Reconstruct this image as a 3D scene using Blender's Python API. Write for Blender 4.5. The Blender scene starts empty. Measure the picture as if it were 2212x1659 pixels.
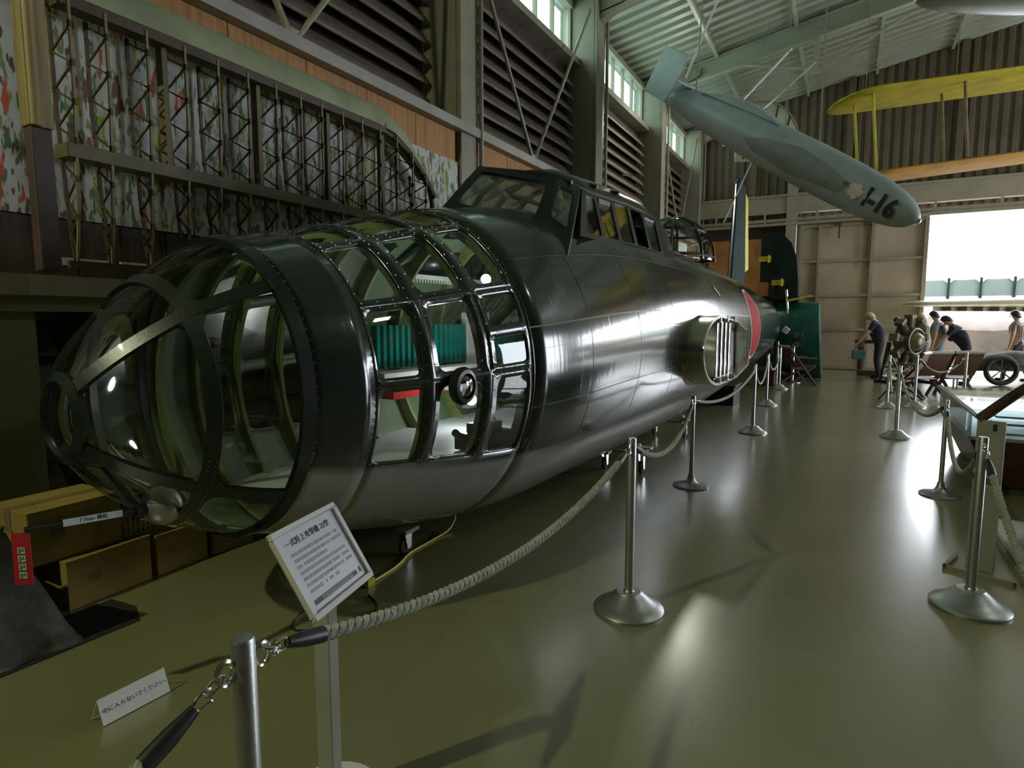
import bpy, bmesh, math, random
import numpy as np
from mathutils import Vector, Matrix, Euler
R = math.radians
PI = math.pi
random.seed(7)
sc = bpy.context.scene
COL = sc.collection

# ---------------------------------------------------------------- camera
cam_d = bpy.data.cameras.new('camera')
cam_d.sensor_width = 36.0
cam_d.lens = 36.0 * 1300.0 / 2212.0
cam_d.clip_end = 300
cam = bpy.data.objects.new('camera', cam_d)
COL.objects.link(cam)
cam.location = (0, 0, 1.55)
cam.rotation_euler = (R(90 - 6.125), 0, R(28.975))
sc.camera = cam

# ---------------------------------------------------------------- view, world
sc.view_settings.view_transform = 'Standard'
sc.view_settings.look = 'None'
sc.view_settings.gamma = 1.0
sc.view_settings.use_curve_mapping = False
sc.view_settings.exposure = 0.0
sc.cycles.use_denoising = True
sc.cycles.max_bounces = 10
sc.cycles.transparent_max_bounces = 24
sc.cycles.sample_clamp_indirect = 6.0
sc.cycles.caustics_reflective = False
sc.cycles.caustics_refractive = False
world = bpy.data.worlds.new('overcast_sky')
sc.world = world
world.use_nodes = True
bg = world.node_tree.nodes['Background']
bg.inputs[0].default_value = (0.86, 0.93, 1.0, 1)
bg.inputs[1].default_value = 12.0

# ---------------------------------------------------------------- lamps that light the hall
def lamp(name, kind, loc, energy, color, size=0.3, target=None, **kw):
    d = bpy.data.lights.new(name, kind)
    d.energy = energy
    d.color = color
    if kind == 'AREA':
        d.size = size
    elif kind in ('POINT', 'SPOT'):
        d.shadow_soft_size = size
    for k, v in kw.items():
        setattr(d, k, v)
    o = bpy.data.objects.new(name, d)
    COL.objects.link(o)
    o.location = loc
    if target is not None:
        o.rotation_euler = (Vector(target) - Vector(loc)).to_track_quat('-Z', 'Y').to_euler()
    return o

def portal(name, loc, rot, sx, sy):
    d = bpy.data.lights.new(name, 'AREA')
    d.shape = 'RECTANGLE'
    d.size, d.size_y = sx, sy
    d.cycles.is_portal = True
    o = bpy.data.objects.new(name, d)
    COL.objects.link(o)
    o.location = loc
    o.rotation_euler = rot

portal('side_door_portal', (14.7, 16.4, 2.9), (0, R(90), 0), 5.8, 6.8)
portal('door_portal', (7.6, 21.7, 2.2), (R(-90), 0, 0), 11.3, 4.4)
FLOOD = (-4.05, -2.9, 5.4)
SPOT = (-3.75, 16.5, 6.95)
lamp('floodlight_beam', 'AREA', FLOOD, 215, (0.96, 1.0, 0.62), 0.14, (-1.0, 4.5, 0))
lamp('spotlight_beam', 'AREA', (SPOT[0] + .12, SPOT[1] - .25, SPOT[2] - .1), 34, (1.0, 1.0, 0.80), 0.22, (-0.5, 6.0, 0.0))
lamp('hall_fill', 'AREA', (6.0, 6.0, 8.6), 50, (0.93, 1.0, 0.88), 0.5, (5.0, 6.0, 0))  # added fill lamp, out of view, weakly lifting hull and ceiling

# ---------------------------------------------------------------- materials
MATS = {}
def new_mat(name):
    m = bpy.data.materials.new(name)
    m.use_nodes = True
    MATS[name] = m
    return m, m.node_tree, m.node_tree.nodes['Principled BSDF']

def mat(name, col, rough=0.5, metal=0.0, var=0.15, scale=6.0, bump=0.0, bscale=40.0, stretch=(1, 1, 1), spec=0.5, coat=0.0, trans=0.0, rvar=0.0):
    m, nt, b = new_mat(name)
    N, L = nt.nodes, nt.links
    tc = N.new('ShaderNodeTexCoord')
    mp = N.new('ShaderNodeMapping')
    mp.inputs['Scale'].default_value = stretch
    L.new(tc.outputs['Object'], mp.inputs[0])
    nz = N.new('ShaderNodeTexNoise')
    nz.inputs['Scale'].default_value = scale
    nz.inputs['Detail'].default_value = 5
    L.new(mp.outputs[0], nz.inputs['Vector'])
    rp = N.new('ShaderNodeValToRGB')
    lo = tuple(max(0, c * (1 - var)) for c in col)
    hi = tuple(min(1, c * (1 + var)) for c in col)
    rp.color_ramp.elements[0].color = (*lo, 1)
    rp.color_ramp.elements[1].color = (*hi, 1)
    rp.color_ramp.elements[0].position = 0.3
    rp.color_ramp.elements[1].position = 0.7
    L.new(nz.outputs['Fac'], rp.inputs[0])
    L.new(rp.outputs[0], b.inputs['Base Color'])
    b.inputs['Roughness'].default_value = rough
    b.inputs['Metallic'].default_value = metal
    b.inputs['Specular IOR Level'].default_value = spec
    b.inputs['Coat Weight'].default_value = coat
    if trans:
        b.inputs['Transmission Weight'].default_value = trans
    if rvar:
        mr = N.new('ShaderNodeMapRange')
        mr.inputs['To Min'].default_value = max(0.02, rough - rvar)
        mr.inputs['To Max'].default_value = rough + rvar
        L.new(nz.outputs['Fac'], mr.inputs[0])
        L.new(mr.outputs[0], b.inputs['Roughness'])
    if bump:
        n2 = N.new('ShaderNodeTexNoise')
        n2.inputs['Scale'].default_value = bscale
        n2.inputs['Detail'].default_value = 4
        L.new(mp.outputs[0], n2.inputs['Vector'])
        bp = N.new('ShaderNodeBump')
        bp.inputs['Strength'].default_value = bump
        bp.inputs['Distance'].default_value = 0.02
        L.new(n2.outputs['Fac'], bp.inputs['Height'])
        L.new(bp.outputs[0], b.inputs['Normal'])
    return m

def glass_mat(name, tint=(0.93, 0.97, 0.94), rough=0.02, refl=0.06, gain=0.75):
    m = bpy.data.materials.new(name)
    m.use_nodes = True
    nt = m.node_tree
    N, L = nt.nodes, nt.links
    for n in list(N):
        N.remove(n)
    out = N.new('ShaderNodeOutputMaterial')
    tr = N.new('ShaderNodeBsdfTransparent')
    tr.inputs[0].default_value = (*tint, 1)
    gl = N.new('ShaderNodeBsdfGlossy')
    gl.inputs['Roughness'].default_value = rough
    gl.inputs['Color'].default_value = (1, 1, 1, 1)
    lw = N.new('ShaderNodeLayerWeight')
    lw.inputs['Blend'].default_value = 0.22
    nz = N.new('ShaderNodeTexNoise')
    nz.inputs['Scale'].default_value = 3.0
    bp = N.new('ShaderNodeBump')
    bp.inputs['Strength'].default_value = 0.04
    L.new(nz.outputs['Fac'], bp.inputs['Height'])
    L.new(bp.outputs[0], gl.inputs['Normal'])
    mr = N.new('ShaderNodeMapRange')
    mr.inputs['To Min'].default_value = refl
    mr.inputs['To Max'].default_value = gain
    L.new(lw.outputs['Fresnel'], mr.inputs[0])
    mx = N.new('ShaderNodeMixShader')
    L.new(mr.outputs[0], mx.inputs[0])
    L.new(tr.outputs[0], mx.inputs[1])
    L.new(gl.outputs[0], mx.inputs[2])
    L.new(mx.outputs[0], out.inputs[0])
    MATS[name] = m
    return m

def emit_mat(name, col, strength):
    m, nt, b = new_mat(name)
    b.inputs['Base Color'].default_value = (*col, 1)
    b.inputs['Emission Color'].default_value = (*col, 1)
    b.inputs['Emission Strength'].default_value = strength
    return m

mat('steel_paint', (0.30, 0.27, 0.21), 0.45, 0, 0.12, 3)
mat('slat_brown', (0.19, 0.15, 0.115), 0.55, 0, 0.25, 2.5, 0.15, 30, (4, .3, 4))
mat('rail_grey', (0.36, 0.34, 0.31), 0.5, 0, 0.12, 3)
mat('wood_orange', (0.42, 0.20, 0.055), 0.5, 0, 0.3, 3, 0.1, 20, (1, 6, .5))
mat('wood_dark', (0.085, 0.05, 0.028), 0.6, 0, 0.3, 4, 0.1, 20, (1, 6, .6))
mat('dark_wall', (0.055, 0.042, 0.034), 0.8, 0, 0.2, 2)
mat('corrugated', (0.155, 0.115, 0.085), 0.55, 0, 0.15, 1.5)
mat('beam_beige', (0.34, 0.29, 0.22), 0.5, 0, 0.12, 1.5)
mat('roof_sheet', (0.42, 0.45, 0.38), 0.5, 0, 0.1, 1.5)
mat('door_beige', (0.46, 0.38, 0.28), 0.55, 0, 0.1, 1.2)
mat('white_paint', (0.72, 0.73, 0.70), 0.45, 0, 0.06, 3)
mat('concrete_out', (0.7, 0.7, 0.68), 0.8, 0, 0.1, 1)
mat('metal_silver', (0.46, 0.47, 0.46), 0.40, 0.9, 0.08, 8, 0.05, 120)
mat('metal_bright', (0.78, 0.78, 0.76), 0.16, 1.0, 0.06, 10)
mat('metal_duct', (0.58, 0.55, 0.42), 0.22, 1.0, 0.12, 4, 0.06, 30)
mat('rope', (0.40, 0.42, 0.34), 0.85, 0, 0.25, 30, 0.4, 200)
mat('black_plastic', (0.02, 0.02, 0.022), 0.4, 0, 0.3, 12)
mat('black_paint', (0.012, 0.013, 0.014), 0.35, 0, 0.3, 8)
mat('rubber', (0.025, 0.024, 0.023), 0.7, 0, 0.3, 12)
mat('interior_green', (0.14, 0.205, 0.12), 0.5, 0, 0.15, 6)
mat('rib_green', (0.20, 0.26, 0.09), 0.45, 0, 0.15, 8)
mat('aotake_teal', (0.01, 0.30, 0.26), 0.28, 0.35, 0.2, 6)
mat('frame_green', (0.008, 0.016, 0.012), 0.34, 0, 0.25, 5, 0.03, 60, coat=0.2)
mat('lining_grey', (0.55, 0.58, 0.60), 0.4, 0, 0.08, 4)
mat('ohka_grey', (0.38, 0.45, 0.48), 0.38, 0, 0.1, 2, 0.04, 20)
mat('ohka_dark', (0.24, 0.27, 0.27), 0.55, 0, 0.12, 3)
mat('ink_black', (0.015, 0.015, 0.018), 0.6, 0, 0.1, 4)
mat('ink_grey', (0.10, 0.11, 0.13), 0.6, 0, 0.2, 40)
mat('ink_pink', (0.75, 0.60, 0.60), 0.6, 0, 0.1, 8)
mat('paper', (0.66, 0.69, 0.74), 0.35, 0, 0.04, 20)
mat('yellow_fabric', (0.46, 0.38, 0.02), 0.85, 0, 0.22, 2.5, 0.25, 9)
mat('orange_fabric', (0.50, 0.24, 0.03), 0.85, 0, 0.18, 3, 0.25, 9)
mat('cream_fabric', (0.55, 0.60, 0.46), 0.7, 0, 0.1, 3)
mat('fabric_green', (0.31, 0.34, 0.20), 0.6, 0, 0.22, 2.5)
mat('rib_wood', (0.075, 0.048, 0.022), 0.6, 0, 0.3, 8)
mat('rib_tan', (0.26, 0.195, 0.10), 0.6, 0, 0.3, 8)
mat('spar_olive', (0.13, 0.105, 0.045), 0.55, 0, 0.3, 5)
mat('post_yellow', (0.27, 0.205, 0.085), 0.5, 0, 0.35, 3, 0, 20, (6, 6, .5))
mat('post_brown', (0.075, 0.045, 0.038), 0.6, 0, 0.25, 3)
mat('cardboard', (0.33, 0.235, 0.055), 0.75, 0, 0.2, 3)
mat('cardboard_brown', (0.22, 0.15, 0.075), 0.75, 0, 0.2, 3)
mat('tarp', (0.10, 0.095, 0.075), 0.7, 0, 0.6, 5, 0.9, 9)
mat('shade_black', (0.018, 0.015, 0.012), 0.85, 0, 0.4, 5)
mat('yellow_cable', (0.60, 0.50, 0.02), 0.4, 0, 0.1, 10)
mat('red_tag', (0.50, 0.02, 0.035), 0.5, 0, 0.15, 10)
mat('green_print', (0.06, 0.30, 0.13), 0.6, 0, 0.1, 10)
mat('red_paint', (0.40, 0.02, 0.018), 0.7, 0, 0.12, 5, spec=0.08)
mat('teal_paint', (0.006, 0.10, 0.08), 0.28, 0, 0.3, 2.5, 0.02, 30)
mat('dark_green_paint', (0.014, 0.028, 0.026), 0.75, 0, 0.3, 3, spec=0.15)
mat('yellow_paint', (0.62, 0.52, 0.03), 0.5, 0, 0.15, 8)
mat('chair_wood', (0.085, 0.038, 0.028), 0.4, 0, 0.3, 10, 0, 20, (1, 1, 5))
mat('chair_seat', (0.13, 0.055, 0.04), 0.55, 0, 0.25, 30)
mat('white_wing', (0.62, 0.56, 0.46), 0.35, 0, 0.08, 2)
mat('rust', (0.085, 0.045, 0.025), 0.85, 0.2, 0.5, 9, 0.8, 14)
mat('engine_dark', (0.12, 0.10, 0.07), 0.6, 0.3, 0.5, 9, 0.5, 16)
mat('engine_metal', (0.17, 0.15, 0.10), 0.45, 0.6, 0.4, 9, 0.4, 16)
mat('cloth_navy', (0.022, 0.022, 0.045), 0.85, 0, 0.3, 12, 0.3, 30)
mat('cloth_black', (0.02, 0.018, 0.025), 0.85, 0, 0.3, 12)
mat('cloth_grey', (0.27, 0.29, 0.31), 0.85, 0, 0.2, 12, 0.3, 30)
mat('cloth_green', (0.30, 0.33, 0.22), 0.85, 0, 0.2, 12, 0.3, 30)
mat('cloth_jeans', (0.17, 0.21, 0.27), 0.85, 0, 0.2, 12)
mat('cloth_plum', (0.05, 0.028, 0.045), 0.85, 0, 0.3, 12)
mat('skin', (0.55, 0.34, 0.24), 0.55, 0, 0.08, 12)
mat('hair_grey', (0.50, 0.40, 0.28), 0.6, 0, 0.25, 50)
mat('hair_black', (0.02, 0.014, 0.014), 0.5, 0, 0.3, 50)
mat('bag_teal', (0.09, 0.19, 0.23), 0.35, 0, 0.3, 10)
mat('bus_white', (0.80, 0.82, 0.82), 0.3, 0, 0.03, 2)
mat('bus_teal', (0.001, 0.016, 0.010), 0.35, 0, 0.1, 3)
mat('earth_bank', (0.085, 0.065, 0.05), 0.9, 0, 0.35, 1.2, 0.5, 3)
mat('post_grey', (0.36, 0.36, 0.31), 0.45, 0, 0.08, 4)
mat('maroon', (0.10, 0.02, 0.02), 0.5, 0, 0.3, 6)
mat('blue_print', (0.10, 0.22, 0.45), 0.5, 0, 0.2, 20)
glass_mat('glass_clear')
glass_mat('glass_dome', (0.86, 0.90, 0.82), 0.03, 0.05, 0.6)
glass_mat('glass_case', (0.90, 0.95, 0.95), 0.03, 0.10, 0.9)
glass_mat('glass_window', (0.55, 0.66, 0.60), 0.25, 0.05, 0.5)
emit_mat('lamp_glow', (1.0, 1.0, 0.86), 45)
emit_mat('lamp_inside', (1.0, 0.98, 0.88), 14)

def stripes_mat():
    m, nt, b = new_mat('cloth_stripe')
    N, L = nt.nodes, nt.links
    tc = N.new('ShaderNodeTexCoord')
    w = N.new('ShaderNodeTexWave')
    w.inputs['Scale'].default_value = 9
    w.inputs['Distortion'].default_value = 1.5
    rp = N.new('ShaderNodeValToRGB')
    rp.color_ramp.elements[0].color = (0.10, 0.06, 0.06, 1)
    rp.color_ramp.elements[1].color = (0.5, 0.42, 0.4, 1)
    L.new(tc.outputs['Object'], w.inputs[0])
    L.new(w.outputs['Fac'], rp.inputs[0])
    L.new(rp.outputs[0], b.inputs['Base Color'])
    b.inputs['Roughness'].default_value = .85
stripes_mat()

def floor_shading():
    m, nt, b = new_mat('floor_epoxy')
    N, L = nt.nodes, nt.links
    tc = N.new('ShaderNodeTexCoord')
    n1 = N.new('ShaderNodeTexNoise')
    n1.inputs['Scale'].default_value = 0.9
    n1.inputs['Detail'].default_value = 6
    L.new(tc.outputs['Object'], n1.inputs['Vector'])
    rp = N.new('ShaderNodeValToRGB')
    rp.color_ramp.elements[0].position = .2
    rp.color_ramp.elements[1].position = .8
    rp.color_ramp.elements[0].color = (0.20, 0.19, 0.085, 1)
    rp.color_ramp.elements[1].color = (0.285, 0.27, 0.135, 1)
    L.new(n1.outputs['Fac'], rp.inputs[0])
    L.new(rp.outputs[0], b.inputs['Base Color'])
    n2 = N.new('ShaderNodeTexNoise')
    n2.inputs['Scale'].default_value = 3.2
    n2.inputs['Detail'].default_value = 3
    n2.inputs['Roughness'].default_value = .5
    L.new(tc.outputs['Object'], n2.inputs['Vector'])
    mr = N.new('ShaderNodeMapRange')
    mr.inputs['From Min'].default_value = .15
    mr.inputs['From Max'].default_value = .85
    mr.inputs['To Min'].default_value = .25
    mr.inputs['To Max'].default_value = .36
    L.new(n2.outputs['Fac'], mr.inputs[0])
    L.new(mr.outputs[0], b.inputs['Roughness'])
    n3 = N.new('ShaderNodeTexNoise')
    n3.inputs['Scale'].default_value = 14
    n3.inputs['Detail'].default_value = 3
    L.new(tc.outputs['Object'], n3.inputs['Vector'])
    bp = N.new('ShaderNodeBump')
    bp.inputs['Strength'].default_value = .004
    bp.inputs['Distance'].default_value = .02
    L.new(n3.outputs['Fac'], bp.inputs['Height'])
    L.new(bp.outputs[0], b.inputs['Normal'])
    b.inputs['Specular IOR Level'].default_value = .8
    b.inputs['Coat Weight'].default_value = 1.0
    b.inputs['Coat Roughness'].default_value = .21
    b.inputs['Coat IOR'].default_value = 1.6
floor_shading()

def mural_mat():
    # printed sheet: pale ground with rows of leaf-like brush strokes in several colours
    m, nt, b = new_mat('mural_print')
    N, L = nt.nodes, nt.links
    tc = N.new('ShaderNodeTexCoord')
    prev = None
    base = N.new('ShaderNodeTexNoise')
    base.inputs['Scale'].default_value = 2
    L.new(tc.outputs['Object'], base.inputs['Vector'])
    rp = N.new('ShaderNodeValToRGB')
    rp.color_ramp.elements[0].color = (0.44, 0.47, 0.45, 1)
    rp.color_ramp.elements[1].color = (0.64, 0.64, 0.61, 1)
    L.new(base.outputs['Fac'], rp.inputs[0])
    prev = rp.outputs[0]
    strokes = [((.05, .16, .03), 28, 17, 0.5, .60, 0), ((.42, .40, .02), -30, 15, 3.7, .62, 5), ((.50, .09, .02), 35, 14, 9.1, .64, 11),
               ((.14, .07, .035), -12, 19, 14.2, .61, 17), ((.20, .24, .10), 15, 24, 21.4, .59, 23)]
    for colr, ang, scl, off, th, seed in strokes:
        mp = N.new('ShaderNodeMapping')
        mp.inputs['Location'].default_value = (0, off, off * .7)
        mp.inputs['Rotation'].default_value = (R(ang), 0, 0)
        mp.inputs['Scale'].default_value = (1, scl, scl * .28)
        L.new(tc.outputs['Object'], mp.inputs[0])
        nz = N.new('ShaderNodeTexNoise')
        nz.inputs['Scale'].default_value = 1.0
        nz.inputs['Detail'].default_value = 2.5
        L.new(mp.outputs[0], nz.inputs['Vector'])
        st = N.new('ShaderNodeMapRange')
        st.inputs['From Min'].default_value = th
        st.inputs['From Max'].default_value = th + .03
        L.new(nz.outputs['Fac'], st.inputs[0])
        mx = N.new('ShaderNodeMix')
        mx.data_type = 'RGBA'
        L.new(st.outputs[0], mx.inputs[0])
        L.new(prev, mx.inputs[6])
        mx.inputs[7].default_value = (*colr, 1)
        prev = mx.outputs[2]
    L.new(prev, b.inputs['Base Color'])
    b.inputs['Roughness'].default_value = .6
mural_mat()

def skin_paint_mat():
    # aircraft paint: dark green above, pale grey below (spray edge from the 'paint' attribute), panel seams in relief
    m, nt, b = new_mat('fuselage_paint')
    N, L = nt.nodes, nt.links
    at = N.new('ShaderNodeAttribute')
    at.attribute_name = 'paint'
    tc = N.new('ShaderNodeTexCoord')
    nz = N.new('ShaderNodeTexNoise')
    nz.inputs['Scale'].default_value = 3
    nz.inputs['Detail'].default_value = 6
    L.new(tc.outputs['Object'], nz.inputs['Vector'])
    g = N.new('ShaderNodeValToRGB')
    g.color_ramp.elements[0].color = (0.009, 0.019, 0.014, 1)
    g.color_ramp.elements[1].color = (0.020, 0.033, 0.025, 1)
    L.new(nz.outputs['Fac'], g.inputs[0])
    w = N.new('ShaderNodeValToRGB')
    w.color_ramp.elements[0].color = (0.30, 0.31, 0.30, 1)
    w.color_ramp.elements[1].color = (0.40, 0.40, 0.38, 1)
    L.new(nz.outputs['Fac'], w.inputs[0])
    mx = N.new('ShaderNodeMix')
    mx.data_type = 'RGBA'
    L.new(at.outputs['Fac'], mx.inputs[0])
    L.new(w.outputs[0], mx.inputs[6])
    L.new(g.outputs[0], mx.inputs[7])
    L.new(mx.outputs[2], b.inputs['Base Color'])
    rr = N.new('ShaderNodeMapRange')
    rr.inputs['To Min'].default_value = .40
    rr.inputs['To Max'].default_value = .20
    L.new(at.outputs['Fac'], rr.inputs[0])
    L.new(rr.outputs[0], b.inputs['Roughness'])
    uv = N.new('ShaderNodeUVMap')
    uv.uv_map = 'UVMap'
    br = N.new('ShaderNodeTexBrick')
    br.inputs['Scale'].default_value = 1.0
    br.inputs['Mortar Size'].default_value = .006
    br.inputs['Mortar Smooth'].default_value = .3
    br.inputs['Brick Width'].default_value = .9
    br.inputs['Row Height'].default_value = .34
    L.new(uv.outputs[0], br.inputs['Vector'])
    mp = N.new('ShaderNodeMapping')
    mp.inputs['Scale'].default_value = (9, .8, 1)
    L.new(uv.outputs[0], mp.inputs[0])
    n2 = N.new('ShaderNodeTexNoise')
    n2.inputs['Scale'].default_value = 2.2
    n2.inputs['Detail'].default_value = 3
    L.new(mp.outputs[0], n2.inputs['Vector'])
    ad = N.new('ShaderNodeMath')
    ad.operation = 'MULTIPLY_ADD'
    ad.inputs[1].default_value = -.9
    L.new(br.outputs['Fac'], ad.inputs[0])
    L.new(n2.outputs['Fac'], ad.inputs[2])
    bp = N.new('ShaderNodeBump')
    bp.inputs['Strength'].default_value = .10
    bp.inputs['Distance'].default_value = .010
    L.new(ad.outputs[0], bp.inputs['Height'])
    L.new(bp.outputs[0], b.inputs['Normal'])
    b.inputs['Specular IOR Level'].default_value = .25
    b.inputs['Coat Weight'].default_value = 1.0
    b.inputs['Coat Roughness'].default_value = .13
    b.inputs['Coat IOR'].default_value = 1.6
    L.new(bp.outputs[0], b.inputs['Coat Normal'])
skin_paint_mat()

# ---------------------------------------------------------------- object helpers
def tag(o, label=None, cat=None, group=None, kind=None):
    if label: o['label'] = label
    if cat: o['category'] = cat
    if group: o['group'] = group
    if kind: o['kind'] = kind
    return o

def thing(name, label, cat, loc=(0, 0, 0), rot=(0, 0, 0), group=None):
    o = bpy.data.objects.new(name, None)
    o.empty_display_size = .1
    COL.objects.link(o)
    o.location = loc
    o.rotation_euler = rot
    return tag(o, label, cat, group)

def copy_tree(o, parent=None):
    c = o.copy()
    COL.objects.link(c)
    c.parent = parent
    for ch in [x for x in COL.objects if x.parent == o]:
        copy_tree(ch, c)
    return c

class MB:
    def __init__(s):
        s.v, s.f = [], []
    def add(s, vs, fs):
        n = len(s.v)
        s.v += [tuple(p) for p in vs]
        s.f += [tuple(i + n for i in f) for f in fs]
        return s
    def box(s, lo, hi, M=None):
        x0, y0, z0 = lo
        x1, y1, z1 = hi
        vs = [Vector(p) for p in ((x0, y0, z0), (x1, y0, z0), (x1, y1, z0), (x0, y1, z0), (x0, y0, z1), (x1, y0, z1), (x1, y1, z1), (x0, y1, z1))]
        if M is not None:
            vs = [M @ p for p in vs]
        return s.add(vs, [(0, 3, 2, 1), (4, 5, 6, 7), (0, 1, 5, 4), (1, 2, 6, 5), (2, 3, 7, 6), (3, 0, 4, 7)])
    def bar(s, a, b, w, h=None, up=(0, 0, 1)):
        a, b = Vector(a), Vector(b)
        h = h or w
        d = (b - a).normalized()
        u = Vector(up)
        if abs(d.dot(u)) > .98:
            u = Vector((1, 0, 0))
        x = d.cross(u).normalized()
        y = x.cross(d).normalized()
        vs = []
        for p in (a, b):
            for sx, sy in ((-1, -1), (1, -1), (1, 1), (-1, 1)):
                vs.append(p + x * (sx * w / 2) + y * (sy * h / 2))
        return s.add(vs, [(3, 2, 1, 0), (4, 5, 6, 7), (0, 1, 5, 4), (1, 2, 6, 5), (2, 3, 7, 6), (3, 0, 4, 7)])
    def tube(s, pts, r, n=8, caps=True, closed=False):
        pts = [Vector(p) for p in pts]
        m = len(pts)
        rs = r if isinstance(r, (list, tuple)) else [r] * m
        prevx = None
        rings = []
        for i, p in enumerate(pts):
            if closed:
                d = pts[(i + 1) % m] - pts[i - 1]
            else:
                d = pts[min(i + 1, m - 1)] - pts[max(i - 1, 0)]
            d.normalize()
            if prevx is None:
                u = Vector((0, 0, 1)) if abs(d.z) < .9 else Vector((1, 0, 0))
                x = d.cross(u).normalized()
            else:
                x = (prevx - d * prevx.dot(d)).normalized()
            y = d.cross(x)
            prevx = x
            rings.append([p + (x * math.cos(2 * PI * k / n) + y * math.sin(2 * PI * k / n)) * rs[i] for k in range(n)])
        vs = [q for rg in rings for q in rg]
        fs = []
        for i in range(m if closed else m - 1):
            j = (i + 1) % m
            for k in range(n):
                fs.append((i * n + k, i * n + (k + 1) % n, j * n + (k + 1) % n, j * n + k))
        if caps and not closed:
            fs.append(tuple(reversed(range(n))))
            fs.append(tuple((m - 1) * n + k for k in range(n)))
        return s.add(vs, fs)
    def lathe(s, prof, n=24, c=(0, 0, 0)):
        vs, fs = [], []
        for r, z in prof:
            for k in range(n):
                a = 2 * PI * k / n
                vs.append((c[0] + r * math.cos(a), c[1] + r * math.sin(a), c[2] + z))
        for i in range(len(prof) - 1):
            for k in range(n):
                fs.append((i * n + k, i * n + (k + 1) % n, (i + 1) * n + (k + 1) % n, (i + 1) * n + k))
        fs.append(tuple(reversed(range(n))))
        fs.append(tuple((len(prof) - 1) * n + k for k in range(n)))
        return s.add(vs, fs)
    def loft(s, secs, caps=True):
        n = len(secs[0])
        vs = [p for q in secs for p in q]
        fs = []
        for i in range(len(secs) - 1):
            for k in range(n):
                fs.append((i * n + k, i * n + (k + 1) % n, (i + 1) * n + (k + 1) % n, (i + 1) * n + k))
        if caps:
            fs.append(tuple(reversed(range(n))))
            fs.append(tuple((len(secs) - 1) * n + k for k in range(n)))
        return s.add(vs, fs)
    def prism(s, poly, d):
        # poly: list of 3d points, d: extrusion vector
        n = len(poly)
        a = [Vector(p) for p in poly]
        b = [p + Vector(d) for p in a]
        fs = [tuple(reversed(range(n))), tuple(range(n, 2 * n))]
        fs += [(k, (k + 1) % n, n + (k + 1) % n, n + k) for k in range(n)]
        return s.add(a + b, fs)
    def ball(s, c, r, n=12, m=8):
        rx, ry, rz = r if isinstance(r, (tuple, list)) else (r, r, r)
        vs, fs = [], []
        for i in range(m + 1):
            t = PI * i / m
            for k in range(n):
                a = 2 * PI * k / n
                vs.append((c[0] + rx * math.sin(t) * math.cos(a), c[1] + ry * math.sin(t) * math.sin(a), c[2] + rz * math.cos(t)))
        for i in range(m):
            for k in range(n):
                fs.append((i * n + k, (i + 1) * n + k, (i + 1) * n + (k + 1) % n, i * n + (k + 1) % n))
        return s.add(vs, fs)
    def build(s, name, mt, parent=None, smooth=False, bevel=0, label=None, kind=None, fix=True):
        me = bpy.data.meshes.new(name)
        me.from_pydata(s.v, [], s.f)
        me.validate()
        if fix:
            b = bmesh.new()
            b.from_mesh(me)
            bmesh.ops.remove_doubles(b, verts=b.verts, dist=1e-6)
            bmesh.ops.recalc_face_normals(b, faces=b.faces)
            b.to_mesh(me)
            b.free()
        me.materials.append(MATS[mt] if isinstance(mt, str) else mt)
        if smooth:
            me.shade_smooth()
            try:
                me.set_sharp_from_angle(angle=R(40))
            except Exception:
                pass
        o = bpy.data.objects.new(name, me)
        COL.objects.link(o)
        o.parent = parent
        if bevel:
            bv = o.modifiers.new('bevel', 'BEVEL')
            bv.width = bevel
            bv.segments = 2
            bv.limit_method = 'ANGLE'
        if label: o['label'] = label
        if kind: o['kind'] = kind
        return o

def struct(o):
    o['kind'] = 'structure'
    return o

def text_mesh(name, body, size, mt, parent, M, extrude=0.0006, align='CENTER', bold=0.0):
    cu = bpy.data.curves.new(name, 'FONT')
    cu.body = body
    cu.size = size
    cu.align_x = align
    cu.align_y = 'CENTER'
    cu.extrude = extrude
    cu.offset = bold
    cu.resolution_u = 3
    o = bpy.data.objects.new(name + '_tmp', cu)
    COL.objects.link(o)
    bpy.context.view_layer.update()
    dg = bpy.context.evaluated_depsgraph_get()
    me = bpy.data.meshes.new_from_object(o.evaluated_get(dg))
    bpy.data.objects.remove(o)
    me.materials.clear()
    me.materials.append(MATS[mt])
    t = bpy.data.objects.new(name, me)
    COL.objects.link(t)
    t.parent = parent
    t.matrix_local = M
    return t

def lerp(a, b, t):
    return a + (b - a) * t
# ================================================================ the setting
YE = 21.5          # end wall
COLY = [2.35, 6.98, 11.75, 16.5, 21.2]
def roof_z(x):
    return 7.85 + .18 * (x + 5.2) if x < 4.7 else 7.85 + .18 * (14.6 - x)

m = MB()
m.box((-5.2, -8, -.1), (14.6, YE + .1, 0))
struct(m.build('floor', 'floor_epoxy'))
m = MB()
m.box((-40, YE + .1, -.12), (60, 90, -.02))
tag(struct(m.build('trim_1', 'concrete_out')), 'pale concrete forecourt outside the open hangar door')

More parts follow.
